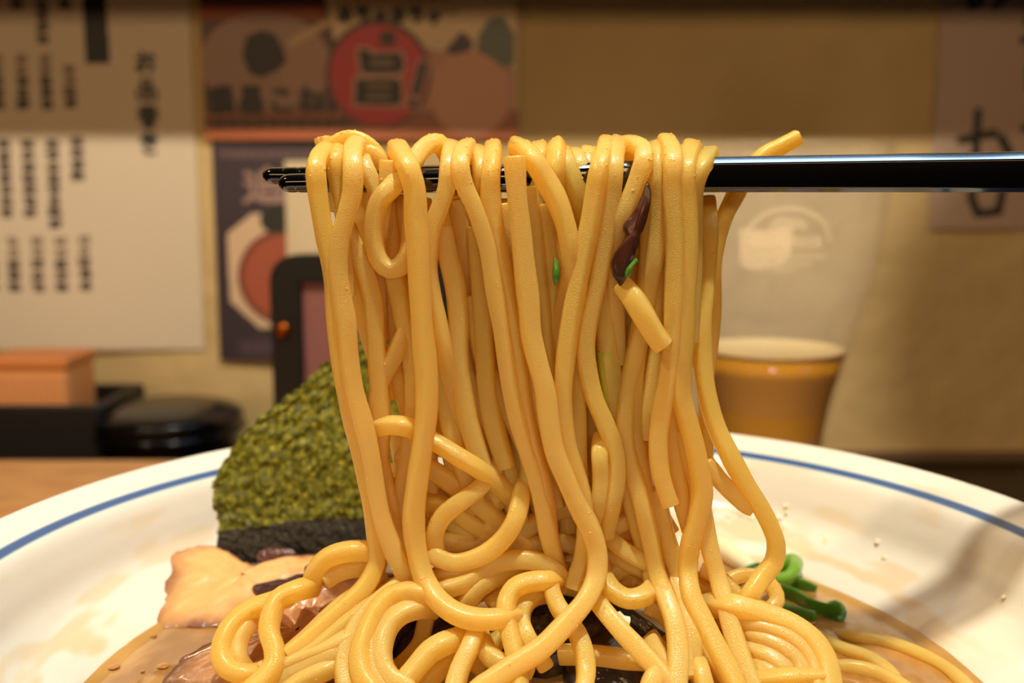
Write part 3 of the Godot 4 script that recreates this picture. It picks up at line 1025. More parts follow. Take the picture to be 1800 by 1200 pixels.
	for i in 48:
		var near := i < 32
		var a := deg_to_rad(-52.0 + rng.randfn() * (7.0 if near else 22.0))
		var t := clampf((0.42 if near else 0.4) + rng.randfn() * 0.17, 0.02, 0.98)
		var k := rng.randf_range(0.4, 1.1)
		var pa := Vector2(0.0972, -0.0122).lerp(Vector2(0.0848, -0.0242), t)
		pa += Vector2(0.7, -0.7) * 0.0018 * sin(t * PI)
		var dirv := Vector3(cos(a), 0, sin(a))
		md.set_instance_transform(i, Transform3D(Basis.looking_at(Vector3(-dirv.x, 0.9, -dirv.z), Vector3.UP).scaled_local(Vector3(k, k, k * 0.45)), Vector3(0.004, CY - RIM + pa.y, BOWL_Z) + dirv * pa.x))
	var di := MultiMeshInstance3D.new()
	di.multimesh = md
	di.material_override = wet
	put("broth_droplets", self, di)
	tag(di, "clear broth droplets splashed on the right inner wall of the bowl", "droplets", "", "stuff")


func stick(called: String, label: String, d0: float, rows: Array, seed_: int) -> void:     # rows of "x,top,bottom" in pixels at the depth d0
	var lac := mat(Color(0.012, 0.012, 0.014), 0.12)
	lac.clearcoat_enabled = true
	lac.clearcoat = 1.0
	lac.clearcoat_roughness = 0.06
	var c := PackedVector3Array()
	var h := PackedFloat32Array()
	for r in rows:
		var k := nums(r)
		var a := P(k[0], k[1], d0)
		var b := P(k[0], k[2], d0)
		c.append((a + b) / 2)
		h.append((a.y - b.y) / 2)
	var v := PackedVector3Array()
	var n := PackedVector3Array()
	var idx := PackedInt32Array()
	var uv := PackedVector2Array()
	var sides := 64
	var x0 := c[0].x
	var x1 := c[c.size() - 1].x
	var xs: Array = [x0, x0 + 0.0002, x0 + 0.0006, x0 + 0.0012, x0 + 0.002]
	var xx := x0 + 0.0024
	while xx < x1:
		xs.append(xx)
		xx += 0.0003 if xx < x0 + 0.016 else 0.003
	xs.append(x1)
	var tips := [0.0, 0.45, 0.72, 0.9, 1.0]
	for j in xs.size():
		var x: float = xs[j]
		var i := 0
		while i < c.size() - 2 and x > c[i + 1].x: i += 1
		var f := (x - c[i].x) / (c[i + 1].x - c[i].x)
		var mid := c[i].lerp(c[i + 1], f)
		mid.x = x
		var hh := lerpf(h[i], h[i + 1], f)
		var tip: float = tips[j] if j < 5 else 1.0
		for k in sides + 1:
			var a := TAU * k / sides
			var square := clampf((x - x0 - 0.025) / 0.05, 0, 1)
			var ca := absf(cos(a))
			var sa := absf(sin(a))
			var cut := 1.58 if sin(a) > 0.0 else 1.82
			var flat_r := minf(1.0 / maxf(maxf(ca, sa), 1e-4), cut / (ca + sa))
			var rr := lerpf(1.0, flat_r, square)
			var cy := sin(a) * rr
			var cz := cos(a) * rr
			var s := hh * tip
			if x > x0 + 0.003 and x < x0 + 0.014:      # the spiral grooves at the tip
				s *= 1.0 - 0.055 * pow(maxf(0.0, sin((x - x0) * 2400.0 + a * 1.0 + seed_)), 6.0)
			v.append(mid + Vector3(0, cy * s, cz * s))
			var fn := Vector2(cos(a), sin(a))
			if square > 0.0:
				var facet := Vector2(signf(fn.x), 0) if 1.0 / ca <= minf(1.0 / maxf(sa, 1e-4), cut / (ca + sa)) else Vector2(0, signf(fn.y)) if 1.0 / maxf(sa, 1e-4) <= cut / (ca + sa) else Vector2(signf(fn.x), signf(fn.y)) * 0.7071
				fn = fn.lerp(facet, square * 0.93).normalized()
			var ny := fn.y
			var nz := fn.x
			var nx: float = [-3.0, -1.5, -0.9, -0.35, -0.05][j] if j < 5 else 0.0
			if x > x0 + 0.003 and x < x0 + 0.014: nx += 0.8 * pow(maxf(0.0, sin((x - x0) * 2400.0 + a + seed_)), 5.0) * cos((x - x0) * 2400.0 + a + seed_)
			n.append(Vector3(nx, ny, nz).normalized())
			uv.append(Vector2(float(k) / sides, x * 50))
	var w := sides + 1
	for j in xs.size() - 1:
		for k in sides:
			var q := j * w + k
			idx.append_array(PackedInt32Array([q, q + 1, q + w, q + 1, q + w + 1, q + w]))
	var e := v.size()
	v.append(Vector3(x1, c[c.size() - 1].y, -d0))
	n.append(Vector3.RIGHT)
	uv.append(Vector2.ZERO)
	var last := (xs.size() - 1) * w
	for k in sides: idx.append_array(PackedInt32Array([e, last + k, last + k + 1]))
	var o := obj("chopstick", commit(v, n, idx, uv), lac)
	tag(o, label, "chopstick", "")


# ---------------------------------------------------------------- the noodles
func depth_at(py: float) -> float:
	return 0.172 if py < 1000.0 else lerpf(0.172, 0.158, (py - 1000.0) / 200.0)


# points are "x,y" or "x,y,mm further away"; over: hangs over the chopsticks and down behind them
func N(label: String, pts: String, layer := 0.0, o := {}) -> void:
	var ctrl := PackedVector3Array()
	var list := pts.split(" ", false)
	var over: bool = o.has("back")
	if over:
		var f := nums(list[0])
		var bk := nums(o.back)      # drift in x, lowest y
		var steps := int((bk[1] - 345.0) / 95.0)
		for k in range(steps, 0, -1):
			var t := float(k) / maxi(steps, 1)
			ctrl.append(P(f[0] + bk[0] * t + sin(t * 5.0 + f[0]) * 6.0, lerpf(345.0, bk[1], t), 0.1955 + 0.004 * sin(f[0] * 0.7) - 0.010 * t * t))
		ctrl.append(P(f[0] + bk[0] * 0.03, 330, 0.1932))
		ctrl.append(P(f[0], f[1] + 22, 0.1915))
		ctrl.append(P(f[0], f[1] + 2, 0.1880))
	var i := 0
	for s in list:
		var q := nums(s)
		var d := depth_at(q[1]) + layer * 0.001 + (q[2] * 0.001 if q.size() > 2 else 0.0)
		if over and i == 0: d = 0.1815 + layer * 0.0002
		elif over and i == 1: d = maxf(d, 0.1752 + layer * 0.0004)
		ctrl.append(P(q[0], q[1], d))
		i += 1
	var tail := ctrl[ctrl.size() - 1]
	if nums(list[list.size() - 1])[1] > 1190.0 and tail.y < CY - 0.07:      # what leaves the frame below sinks into the soup
		var out := (tail - ctrl[ctrl.size() - 2]).normalized()
		ctrl.append(Vector3(tail.x + out.x * 0.004, lerpf(tail.y, CY - SOUP, 0.5), tail.z + 0.003))
		ctrl.append(Vector3(tail.x + out.x * 0.009, CY - SOUP - 0.001, tail.z + 0.008))
		ctrl.append(Vector3(tail.x + out.x * 0.014, CY - SOUP - 0.003, tail.z + 0.014))
	var w: float = o.get("w", 1.0)
	var m := sweep(ctrl, 0.00162 * w, 0.00152 * w * o.get("flat", 1.0), 3.2, o.get("twist", rng.randf_range(-0.6, 0.6)), 0.035)
	bead_spots(m)
	var n := obj("noodle_strand", m, M["noodle%d" % rng.randi_range(0, 2)])
	tag(n, label, "noodle", o.get("group", "noodle strands lifted on the chopsticks"))


var beads: Array = []
var bead_noise := FastNoiseLite.new()


func bead_spots(m: ArrayMesh) -> void:      # where beads are added to catch glints: in patches, mostly on what faces up or forward
	bead_noise.frequency = 160.0
	bead_noise.seed = 4
	var arr := m.surface_get_arrays(0)
	var v: PackedVector3Array = arr[Mesh.ARRAY_VERTEX]
	var n: PackedVector3Array = arr[Mesh.ARRAY_NORMAL]
	for i in v.size() / 6:
		var k := rng.randi_range(0, v.size() - 1)
		var crest := v[k].y > CY + 0.004
		var low := v[k].y < CY - 0.052
		if n[k].z + n[k].y < 0.5 or v[k].z < -0.186: continue
		if bead_noise.get_noise_3dv(v[k]) > (-0.05 if crest else 0.22 if low else 0.42): beads.append([v[k], n[k]])


func glint_beads() -> void:
	var wet := mat(Color(0.955, 0.85, 0.52), 0.06)
	wet.clearcoat_enabled = true
	wet.clearcoat = 1.0
	wet.clearcoat_roughness = 0.03
	wet.backlight_enabled = true
	wet.backlight = Color(1.0, 0.85, 0.4)
	var mm := MultiMesh.new()
	mm.transform_format = MultiMesh.TRANSFORM_3D
	mm.mesh = lathe(PackedVector2Array([Vector2(0.00022, -0.00003), Vector2(0.00019, 0.00004), Vector2(0.00010, 0.00009), Vector2(0, 0.000105)]), 10)
	mm.instance_count = beads.size()
	for i in beads.size():
		var n: Vector3 = beads[i][1]
		var side := n.cross(Vector3(0.3, 0.1, 0.9)).normalized()
		var k := rng.randf_range(0.45, 1.25)
		mm.set_instance_transform(i, Transform3D(Basis(side, n, side.cross(n)).scaled_local(Vector3(k, k, k * rng.randf_range(0.7, 1.4))), beads[i][0]))
	var mi := MultiMeshInstance3D.new()
	mi.multimesh = mm
	mi.material_override = wet
	put("glint_beads", self, mi)  # beads added so that the wet noodles sparkle
	tag(mi, "minute beads of broth added to catch glints in patches all over the noodles", "broth", "", "stuff")


func noodles() -> void:
	for k in 3:
		var c: Color = [Color(0.97, 0.86, 0.49), Color(0.975, 0.87, 0.52), Color(0.965, 0.85, 0.46)][k]
		var m := mat(c, 0.22)
		m.subsurf_scatter_enabled = true
		m.subsurf_scatter_strength = 0.3
		m.backlight_enabled = true
		m.backlight = Color(1.0, 0.86, 0.40)
		m.normal_enabled = true
		m.normal_texture = noise_tex(0.16, 40 + k, [], 512, 6.0)
		m.normal_scale = 0.35
		m.clearcoat_enabled = true
		m.clearcoat = 0.3
		m.clearcoat_roughness = 0.16
		triplanar(m, 40.0)
		M["noodle%d" % k] = m
	lifted()
	heap()
	glint_beads()


func lifted() -> void:
	# ---- left end
	N("outermost left noodle hooped over the grooved chopstick tips", "578,262,10 560,278,3 555,300 558,335 563,370 570,410 580,455 587,500 589,550 593,600 602,660 615,720 630,780 643,840 654,900 661,955 660,990 645,1026 616,1056 580,1088 543,1122 506,1152", 0, {"back": "8,420", "w": 1.0})
	N("broad left noodle beside the outermost one, crossing down to the seaweed side", "631,252,2 620,268 621,300 619,340 609,378 598,420 594,470 600,520 609,570 612,620 620,680 636,740 650,800 660,860 672,915 689,962 706,998 718,1020,2", -0.6, {"back": "10,470", "w": 1.08, "twist": 0.0})
	N("short left noodle joining the broad one below the chopstick tips", "598,264,8 592,285,3 593,310,3 598,345,3 606,385,3 618,420,3 632,455,3 648,500,3 658,550,3 664,600,3 672,650,4 684,700,5", 1.5, {"back": "-8,380"})
	N("high arching noodle at the left end running along the chopsticks", "585,262 592,252 606,245 622,244 640,251 656,264 668,281 676,300 678,330,2 672,365,4", 9.0, {})
	N("low arching noodle tucked under the high arch at the left end", "640,272 652,270 664,278 672,292 676,310", 7.5, {})
	N("cut noodle end standing up above the leftmost hoop", "566,243 571,258 578,276 584,300 588,330 592,370", 14.0, {"w": 0.95})
	N("thin slanting noodle right of the first twin hoops", "640,276,8 642,290,3 650,310,2 660,332,2 668,355,2 674,385,3 676,420,4", 1.0, {"back": "4,400", "w": 0.86})
	N("noodle making the hanging U-shaped loop on the left", "716,296,5 704,312,2 686,332 668,352 660,378 657,410 660,438 668,460 685,473 703,468 716,452 722,425,2 724,390,3 724,350,4", 1.2, {})
	N("long front noodle left of centre falling straight then curling into the heap", "699,262,10 708,276,2 718,296 728,330 731,380 735,440 738,505 743,585 750,665 749,735 741,795 733,850 727,910 732,965 746,1017 770,1054 802,1078 838,1088 876,1087 905,1083,3", -2.2, {"back": "14,480", "w": 1.12})
	N("upright noodle stub between the left arch and the long front noodle", "684,284 683,305 680,330 674,360 668,400 664,440,2 668,490,3 680,540,4 690,590,5", 3.0, {"w": 1.0})
	N("noodle arching from behind the long front one up to a peak", "722,292,2 742,264,6 757,253,8 771,252,9 783,266,10 790,290,12 794,340,14", 2.0, {})
	N("noodle bending left from its crest to a point beside the grey gap", "793,260,9 791,276,2 789,300 785,330 773,365 760,400 754,440 752,480 758,520 768,560 778,610 790,660,2 806,715,3 822,765,4 838,810,5", 1.0, {"back": "10,560"})
	N("noodle forking right from its crest at the left of centre", "822,258,9 812,272,2 809,295 816,325 830,355 844,390 856,425 864,465 871,510 880,560 888,610 897,670 910,730 924,780 940,830 954,885 965,940 978,990,2 992,1030,4", 0.0, {"back": "12,640"})
	N("right leg of the forked noodle seen beside the chopstick gap", "838,268,4 846,285 848,310 846,345,2 842,380,3 836,430,4 828,490,5 820,550,6 812,620,7 806,690,8 812,760,9 826,830,9", 2.4, {"back": "4,420"})
	N("straight noodle under the fourth square crest", "867,260,9 866,278,2 863,300 862,335 866,380 875,430 887,490 897,545 906,605 915,670 925,730 938,790 952,840 962,900 968,955", 0.4, {"back": "6,700", "w": 0.96})
	N("noodle ending in a square cut at the chopstick, then hanging to the long curve", "905,277 906,300 909,345 915,400 922,470 929,530 934,590 946,640 958,685 965,740 975,792 993,836 1014,884 1038,930 1050,972 1047,1016 1028,1056 992,1098 950,1140 905,1168 868,1192 840,1212", -2.4, {"w": 1.12})
	N("noodle curving away right from the middle crest", "910,257,9 922,264,3 938,282 957,312 978,350 994,395 1003,440 1004,480,1 996,520,3 985,570,4 976,620,5 972,680,6 980,740,7 990,800,7", -0.8, {"back": "-8,720", "w": 1.06})
	N("small square crest just right of the middle", "948,262,9 946,278,3 944,300,3 946,340,3 950,400,3 956,470,3 962,540,3 970,610,4 984,690,4 996,760,4", 1.8, {"back": "6,640"})
	N("tall square crest noodle passing behind the middle curve", "979,256,9 978,275,2 976,300,1 977,335,2 984,390,3 990,450,3 992,520,3 988,600,4 980,680,5", 1.0, {"back": "4,700"})
	N("noodle slanting right between the middle crests", "990,270,9 994,284,3 1004,308,2 1014,340,2 1024,372,3 1030,410,4 1034,460,4 1036,530,5 1030,600,6", 1.4, {"back": "-6,660"})
	N("short slanting noodle behind the long diagonal one", "1010,274,9 1016,286,4 1026,308,3 1036,340,3 1044,380,4 1048,430,5 1050,500,5 1046,560,6", 2.0, {"back": "0,640"})
	N("low crest noodle with a greenish tint at the top", "1034,272,9 1036,286,5 1040,310,4 1044,350,4 1052,410,5 1060,480,5 1066,560,6", 2.8, {"back": "4,660"})
	N("long diagonal noodle right of centre leaning down left", "1066,253,9 1061,270,2 1054,295 1046,340 1038,390 1028,440 1017,495 1007,545 998,600 992,660 991,720 998,780 1012,830 1026,880 1030,930 1022,985,2 1008,1035,3", -1.2, {"back": "10,720"})
	N("paired left noodle of the twin crest right of centre", "1086,254,9 1082,272,2 1080,300 1075,345 1068,392 1060,445 1050,500 1036,560 1030,610 1034,655 1045,700 1064,745 1080,792 1082,840 1074,890 1064,940,2", 0.0, {"back": "4,720"})
	N("curving right noodle of the twin crest above the dark flake", "1104,252,9 1120,256,5 1131,268,2 1131,285 1122,312 1108,348 1094,384 1086,420,1 1082,460,2 1080,520,3 1082,580,4 1086,640,4", -0.4, {"back": "-4,700"})
	N("left leg of the noodle with the tallest right-hand crest", "1152,262,9 1152,280,2 1154,310,1 1158,350,1 1158,400,1 1150,460,1 1140,520,2 1126,580,2 1112,640,2 1102,690,2 1098,745,1 1103,795,1 1116,840,1 1130,890 1144,950 1155,1005 1170,1050 1190,1095 1204,1140 1208,1190", 0.6, {"back": "6,600"})
	N("noodle under the tallest right-hand crest, ending in a rounded tip over the bowl", "1171,250,9 1180,266,3 1183,290 1182,330 1184,380 1187,430 1187,490 1185,550 1182,610 1174,670 1163,725 1157,780 1161,830 1170,862 1178,886", -0.8, {"back": "6,560", "w": 1.05})
	N("noodle right of the tallest crest, twisting at the bottom knot", "1215,262,9 1210,278,2 1206,300 1207,350 1210,410 1209,470 1206,530 1203,590 1198,640 1196,690 1206,730 1218,775 1228,820 1234,868 1226,912 1214,955 1209,1000 1216,1050 1236,1092 1258,1135 1282,1180 1296,1210", -0.6, {"back": "4,640", "w": 1.08})
	N("rightmost crest noodle slanting over the thick chopstick", "1248,272,9 1240,284,4 1230,300,1 1222,325,1 1219,360,2 1219,420,3 1218,480,3 1216,540,3 1214,600,3", 0.2, {"back": "-8,380", "w": 0.96})
	N("small crest wedged before the rightmost crest", "1196,272,9 1194,284,5 1194,310,3 1196,350,3 1196,420,3 1194,500,3 1190,580,3 1184,650,3", 1.6, {"back": "2,560"})
	# ---- right side strands seen against the glass
	N("far right noodle hanging apart and bowing out over the bowl wall", "1243,352,14 1247,400,10 1246,450,8 1241,500,6 1235,560,4 1235,620,3 1241,680,2 1256,742,1 1284,802 1312,852 1330,880 1352,920 1364,955 1360,988 1340,1014 1318,1046 1302,1072,3", 1.0, {"w": 1.0})
	N("noodle whose free end sticks up behind the thick chopstick", "1402,242,6 1372,258,5 1341,275,4 1310,312,3 1290,348,2 1274,380 1262,415 1254,455 1252,500 1252,560 1246,620,1 1240,670,3 1244,720,4 1240,770,3 1238,820,2", 14.0, {"w": 0.98})
	N("cut noodle bridging to the far right one above the wall stain", "1240,812 1262,840 1290,868 1312,886 1322,890", 2.0, {"w": 1.0})
	N("short loose noodle with a round tip lying across the right front", "1096,503,3 1112,522,1 1132,555 1150,586 1166,608", -2.6, {"w": 1.16})
	N("short shiny noodle standing right of the centre front", "1056,768,3 1054,800 1056,840 1052,885 1040,930,2 1030,975,4", -0.6, {"w": 0.92})
	N("right noodle falling from the knot to the lower right heap", "1196,755,2 1208,800,2 1222,845,2 1236,905,1 1248,965 1262,1015 1277,1066 1290,1116 1308,1168 1326,1210", 0.2, {"w": 1.05})
	N("noodle inside the knot leaning left under the crossing", "1152,860,2 1164,915,2 1180,970,1 1196,1020,1 1212,1070 1234,1120 1262,1165 1292,1210", 0.9, {"w": 1.05})
	N("pale noodle at the right gap behind the front bundle", "1128,560 1130,610 1124,660 1122,710 1126,760 1132,810 1140,850 1160,900 1180,935", 8.0, {})
	N("horizontal noodle crossing the small right gap", "1085,664 1110,661 1135,655 1160,650 1185,646", 6.0, {})
	N("curled pale noodle in the right gap", "1160,640 1150,690 1136,735 1146,690 1150,660", 12.0, {})
	# ---- behind and between, left half
	N("bright flat noodle seen through the gap left of the U loop", "600,400 604,440 613,480 628,520 640,556 650,590 664,630", 8.0, {"w": 1.05})
	N("broad noodle edging the dark gap beside the left pair", "604,392 626,440 644,485 656,530 660,580 663,630 668,690 670,745 668,800 672,850 684,900 700,950 716,1000", 2.6, {"w": 1.05})
	N("thin shiny noodle crossing down left over the broad one", "744,510,7 726,545,3 706,595 690,632 674,660 664,690 664,740 668,790 676,840 690,890 704,940,1 716,985,2", 2.8, {"w": 0.95})
	N("pale noodle behind the small triangular gaps", "690,640 704,680 716,720 728,760 730,810 722,860 716,910 720,960", 6.0, {"w": 0.95})
	N("noodle leading from the U loop into the middle left", "690,470 700,510 710,560 720,610 727,660 728,720 722,780 712,830 706,880 712,930 724,975", 3.4, {"w": 1.05})
	N("horizontal noodle bowing across the left front", "632,778,2.4 646,762,2.2 664,752,1.0 690,747,-0.8 715,750,-1.2 740,762,2 775,783,1 808,804 838,822 872,848,2 905,880,4", 0.8, {"w": 1.0})
	N("amber noodle dropping from the grey gap edge", "746,470 756,530 772,590 776,650 784,710 796,770 816,830 838,880", 4.4, {"w": 1.1})
	N("noodle bounding the grey gap on the right", "778,400 788,450 800,500 806,560 806,620 812,680 824,740 842,800 862,850", 3.0, {"w": 1.1})
	N("noodle curving to the white gap left of centre", "832,520 838,580 852,640 876,690 900,735 918,775 930,815 928,850", 4.6, {"w": 1.05})
	N("second noodle inside that curve", "800,560 812,630 832,690 858,740 880,790 898,840 910,880", 5.2, {"w": 1.05})
	N("third noodle inside that curve", "776,590 790,660 806,720 828,780 852,830 880,876", 5.6, {"w": 1.05})
	N("noodle between the fork and the straight centre strand", "836,400 842,470 848,540 852,610 858,690 872,760 890,820", 3.6, {"w": 1.1})
	N("noodle behind the straight centre strand", "884,360 894,430 906,500 918,570 928,640 940,710 952,770 964,830 974,890", 3.2, {"w": 1.1})
	N("noodle behind the square cut end", "930,330 936,400 944,470 952,540 958,600 966,670 980,740 992,800 1002,860", 3.4, {"w": 1.1})
	N("noodle left of the green fleck", "958,360 966,430 976,500 982,570 990,640 1000,710 1012,780 1018,850", 3.6, {"w": 1.05})
	N("broad noodle right of the long diagonal", "1020,500 1018,570 1016,640 1014,710 1014,780 1018,850 1020,910", 2.2, {"w": 1.12})
	N("noodle between the twin crest and the flake", "1066,400 1064,470 1062,540 1066,600 1074,660 1080,720 1090,780 1102,850 1118,910 1136,970 1150,1030", 3.2, {"w": 1.12})
	N("noodle just right of the dark flake", "1140,360 1142,430 1136,500 1128,560 1118,620 1112,690 1112,750 1122,810 1136,870 1152,930 1166,990", 3.0, {"w": 1.1})
	N("noodle right of the loose short piece", "1166,330 1164,400 1162,470 1160,540 1158,600 1150,660 1142,720 1140,770", 3.2, {"w": 1.1})
	N("noodle filling the right column below the tallest crest", "1198,400 1198,470 1194,540 1190,600 1186,660 1180,720 1180,780 1190,840 1202,890 1214,930", 2.4, {"w": 1.1})
	for f in [["676,345 684,400 690,450 694,500 698,560 704,620", "deep amber noodle seen through the U loop, on its left", 6.0], ["706,345 708,400 706,460 704,520 712,600", "deep amber noodle seen through the U loop, on its right", 7.5],
			["740,350 744,420 748,480 756,560 764,640 776,720", "deep amber noodle left of the grey gap", 8.0], ["760,620 775,700 790,780 810,860 830,930", "deep amber noodle behind the bowing horizontal one", 6.0],
			["730,640 745,720 752,800 756,870 752,930", "deep amber noodle hugging the long front one", 7.0], ["700,760 712,820 730,880 760,930 800,960", "deep noodle crossing behind the foot of the long front one", 8.0],
			["700,795 760,826 820,868 880,918 930,960", "deep slanting noodle in the lower left of the lifted bundle", 5.0], ["690,850 750,888 810,930 860,962", "lower deep slanting noodle at the foot of the bundle", 6.0],
			["840,700 872,770 893,840 906,900 916,950", "deep noodle ending at the two sweeping curls", 6.5], ["800,690 840,760 872,830 900,900 930,955", "deep noodle slanting to the two sweeping curls", 8.0],
			["770,905 820,932 880,942 935,930", "deep level noodle at the foot of the bundle", 8.5], ["588,396 599,430 604,470 606,520", "noodle bridging the two left hoops where they meet", 1.5]]:
		N(f[1], f[0], f[2], {"w": 1.12})
	# ---- the thick of the curtain, where nothing tells one strand from the next
	var xs := [806, 838, 866, 894, 922, 950, 978, 1004, 1030, 1056, 1082, 1108, 1134, 1160, 1186]
	for k in xs.size():
		for lay in 2:
			var x: float = xs[k] + lay * 12.0
			if lay == 1 and (k == 0 or x > 1190): continue
			var s := ""
			var lean := rng.randf_range(-14, 22)
			var bottom := rng.randf_range(870, 990)
			if x > 1120: bottom = 760.0
			for j in 8:
				var t := j / 7.0
				s += "%d,%d " % [x + lean * t + (960 - x) * 0.22 * t * t + 7.0 * sin(j * 1.3 + k), lerpf(352, bottom, t)]
			N("amber noodle in the thick of the lifted bundle, behind the front strands", s, 6.5 + lay * 5.0, {"w": 1.12, "group": "hidden strands of the lifted bundle"})


func heap() -> void:
	var g := {"group": "noodle strands heaped in the bowl"}
	var H := func(label: String, pts: String, layer := 0.0, w := 1.05):
		N(label, pts, layer, {"group": "noodle strands heaped in the bowl", "w": w})
	# ---- middle of the heap
	H.call("noodle curling from upper middle to a loop at the left of the heap", "880,806,6 866,828,3 842,858,1 806,884 778,908 764,940 770,975,1 792,1000,3 812,1010,4", 0.4)
	H.call("noodle sweeping from a vertical drop into the left of the heap", "918,850,5 914,880,2 905,915 886,945 858,970 826,984 795,988 766,978 744,962,3 730,950,5", -0.4)
	H.call("upper of two parallel noodles crossing the middle of the heap", "738,1030,4 775,1012,1 815,1006 850,993,1 880,975,2 905,950,5", 1.0)
	H.call("lower of two parallel noodles arching across the middle of the heap", "744,1048,4 775,1036,1 812,1026 846,1006 880,988 915,983 950,988 978,1004 992,1030,4", 0.4)
	H.call("bumpy noodle rising from the front curl to the middle", "812,1082,4 822,1056,1 840,1034 866,1018 896,1006,1 925,1004,3", 1.6)
	H.call("noodle hooking over to a long drop in the middle of the heap", "985,1020,3 962,1020 930,1023 904,1034 891,1058 891,1090 900,1125 908,1165 912,1210", -0.8)
	H.call("inner noodle of the hook beside a dark hollow", "968,1042,5 940,1048,2 922,1064,1 916,1090,1 926,1118 944,1146,1 958,1170,3", 0.6)
	H.call("noodle twisting down just left of the long curve", "992,1000,4 976,1010,1 970,1034 980,1064 998,1090 1014,1112,1 1026,1145,1 1030,1180,1 1026,1215", 0.2)
	H.call("noodle dropping forward left of the centre front", "842,1095,4 836,1112,1 824,1142 810,1172 798,1212", -0.4)
	H.call("noodle curving under the front centre drop", "838,1098,4 848,1130,1 868,1158 900,1172 930,1178,2", 1.0)
	H.call("noodle bending over itself at the front centre", "826,1112,6 800,1124,2 778,1132 756,1145 732,1172 706,1206", -0.6, 1.15)
	H.call("noodle under the bent one at the front centre", "800,1150,3 776,1172,2 750,1196,2 730,1218,2", 1.6, 1.1)
	H.call("noodle crossing a dark hollow at the front left of centre", "752,1075,5 746,1100,5 738,1130,5 716,1158,5 690,1180,5", 3.0, 0.95)
	H.call("low noodle in the hollow of the centre front", "905,1092,6 880,1118,5 856,1146,5 830,1176,5", 3.5, 1.0)
	# ---- left of the heap
	H.call("outer noodle of the big loop at the front left", "772,1062,4 750,1046 716,1040 684,1050 660,1078 644,1112 634,1150 640,1190 658,1215", -1.2, 1.12)
	H.call("second noodle of the big loop at the front left", "764,1070,5 735,1068,1 706,1078 684,1100 672,1135 674,1168 690,1192 712,1206", -0.8, 1.12)
	H.call("third noodle nested inside the big front loop", "748,1058,5 710,1060,1 676,1076 654,1104 648,1140 654,1176 672,1210", -0.2, 1.12)
	H.call("noodle humping over the pork at the left of the heap", "668,976,4 640,968,1 606,970 576,980 556,1000 548,1022,2", -0.6, 1.1)
	H.call("noodle under the left hump", "668,996,4 640,996,1 610,1000 588,1008 570,1020", 1.0, 1.05)
	H.call("leftmost noodle looping round over the sliced pork", "552,1030,4 520,1038 490,1052 477,1080 473,1110 482,1140 482,1168 462,1196 446,1212", -1.2, 1.1)
	H.call("pale outer noodle of the far left loop", "508,1048,3 476,1058 440,1072 412,1096 394,1126 390,1154 402,1174 430,1184 462,1182,2", 0.2, 1.1)
	H.call("inner noodle of the far left loop", "470,1076,3 446,1088,1 428,1108 418,1134 420,1160 432,1178,2", 1.0, 1.0)
	H.call("noodle fanning down left beside the pork glaze", "668,1010,4 640,1038,1 604,1064 566,1098 532,1130 496,1158 460,1178", 0.8, 1.05)
	H.call("second noodle fanning down left", "690,1030,4 656,1056,1 618,1086 582,1116 548,1142 510,1160 470,1174", 0.6, 1.05)
	H.call("third noodle fanning down left at the bottom edge", "690,1066,5 652,1096,2 612,1122 574,1140 534,1154 494,1172 450,1198", 0.4, 1.05)
	H.call("fourth noodle fanning down left at the bottom edge", "668,1100,5 632,1126,2 594,1146 552,1162 512,1180 474,1204", 0.8, 1.05)
	H.call("lowest noodle fanning down left at the bottom edge", "650,1140,4 614,1160,2 574,1176 534,1194 506,1214", 1.0, 1.05)
	H.call("noodle joining the big loop from the left drop", "716,1010,3 700,1030,1 676,1048 650,1070 630,1096 612,1130 604,1170 610,1212", 0.2, 1.05)
	# ---- right of the heap
	H.call("noodle falling right of the long curve to the bottom edge", "1040,1040,4 1060,1070,1 1090,1106 1126,1144 1160,1180 1184,1212", -0.2)
	H.call("noodle drooping as a shallow U behind the right columns", "1056,985,4 1062,1015,1 1080,1040 1104,1052 1130,1048 1150,1030,2 1160,1010,4", 0.8)
	H.call("noodle crossing right above the shallow U", "1052,925,4 1074,948,2 1104,972,1 1136,988,1 1170,1000,3", 1.4)
	H.call("second noodle above the shallow U", "1056,955,5 1078,975,3 1110,992,2 1142,1006,2 1170,1016,4", 2.2)
	H.call("horizontal noodle across the dark hollow at the bottom", "985,1150,5 1020,1150,4 1060,1153,4 1098,1158,4 1140,1162,5", 2.4)
	H.call("short noodle end rising at the bottom right of centre", "1146,1128,4 1158,1150,2 1170,1172,1 1184,1206", 1.6)
	H.call("thick noodle end at the bottom beside the right column", "1140,1216 1150,1190 1168,1180,2 1186,1190,3", -0.6, 1.1)
	H.call("noodle stub at the bottom between the right columns", "1226,1160,2 1232,1180 1240,1212", -0.2, 1.0)
	H.call("noodle right of the right column running to the bottom", "1150,1000,3 1168,1045,1 1184,1090 1192,1140 1190,1212", -0.4, 1.1)
	H.call("second noodle right of the right column", "1176,990,3 1196,1040,1 1210,1085 1218,1130 1214,1170,1", 0.6, 1.1)
	H.call("broad pale noodle forming the right shoulder of the heap", "1240,1062,5 1290,1066 1345,1082 1392,1100 1426,1126 1446,1158 1456,1200 1458,1222", -0.4, 1.3)
	H.call("second noodle nested under the right shoulder", "1270,1082,4 1320,1096,1 1370,1112 1408,1138 1428,1168 1436,1212", 0.0, 1.3)
	H.call("third noodle nested under the right shoulder", "1290,1108,4 1336,1120,1 1376,1138 1404,1164 1414,1212", 0.4, 1.3)
	H.call("fourth noodle nested under the right shoulder", "1296,1136,4 1336,1146,1 1366,1164 1386,1190 1392,1216", 0.8, 1.3)
	H.call("lowest noodle nested under the right shoulder", "1306,1166,4 1336,1174,1 1358,1190 1368,1216", 1.2, 1.3)
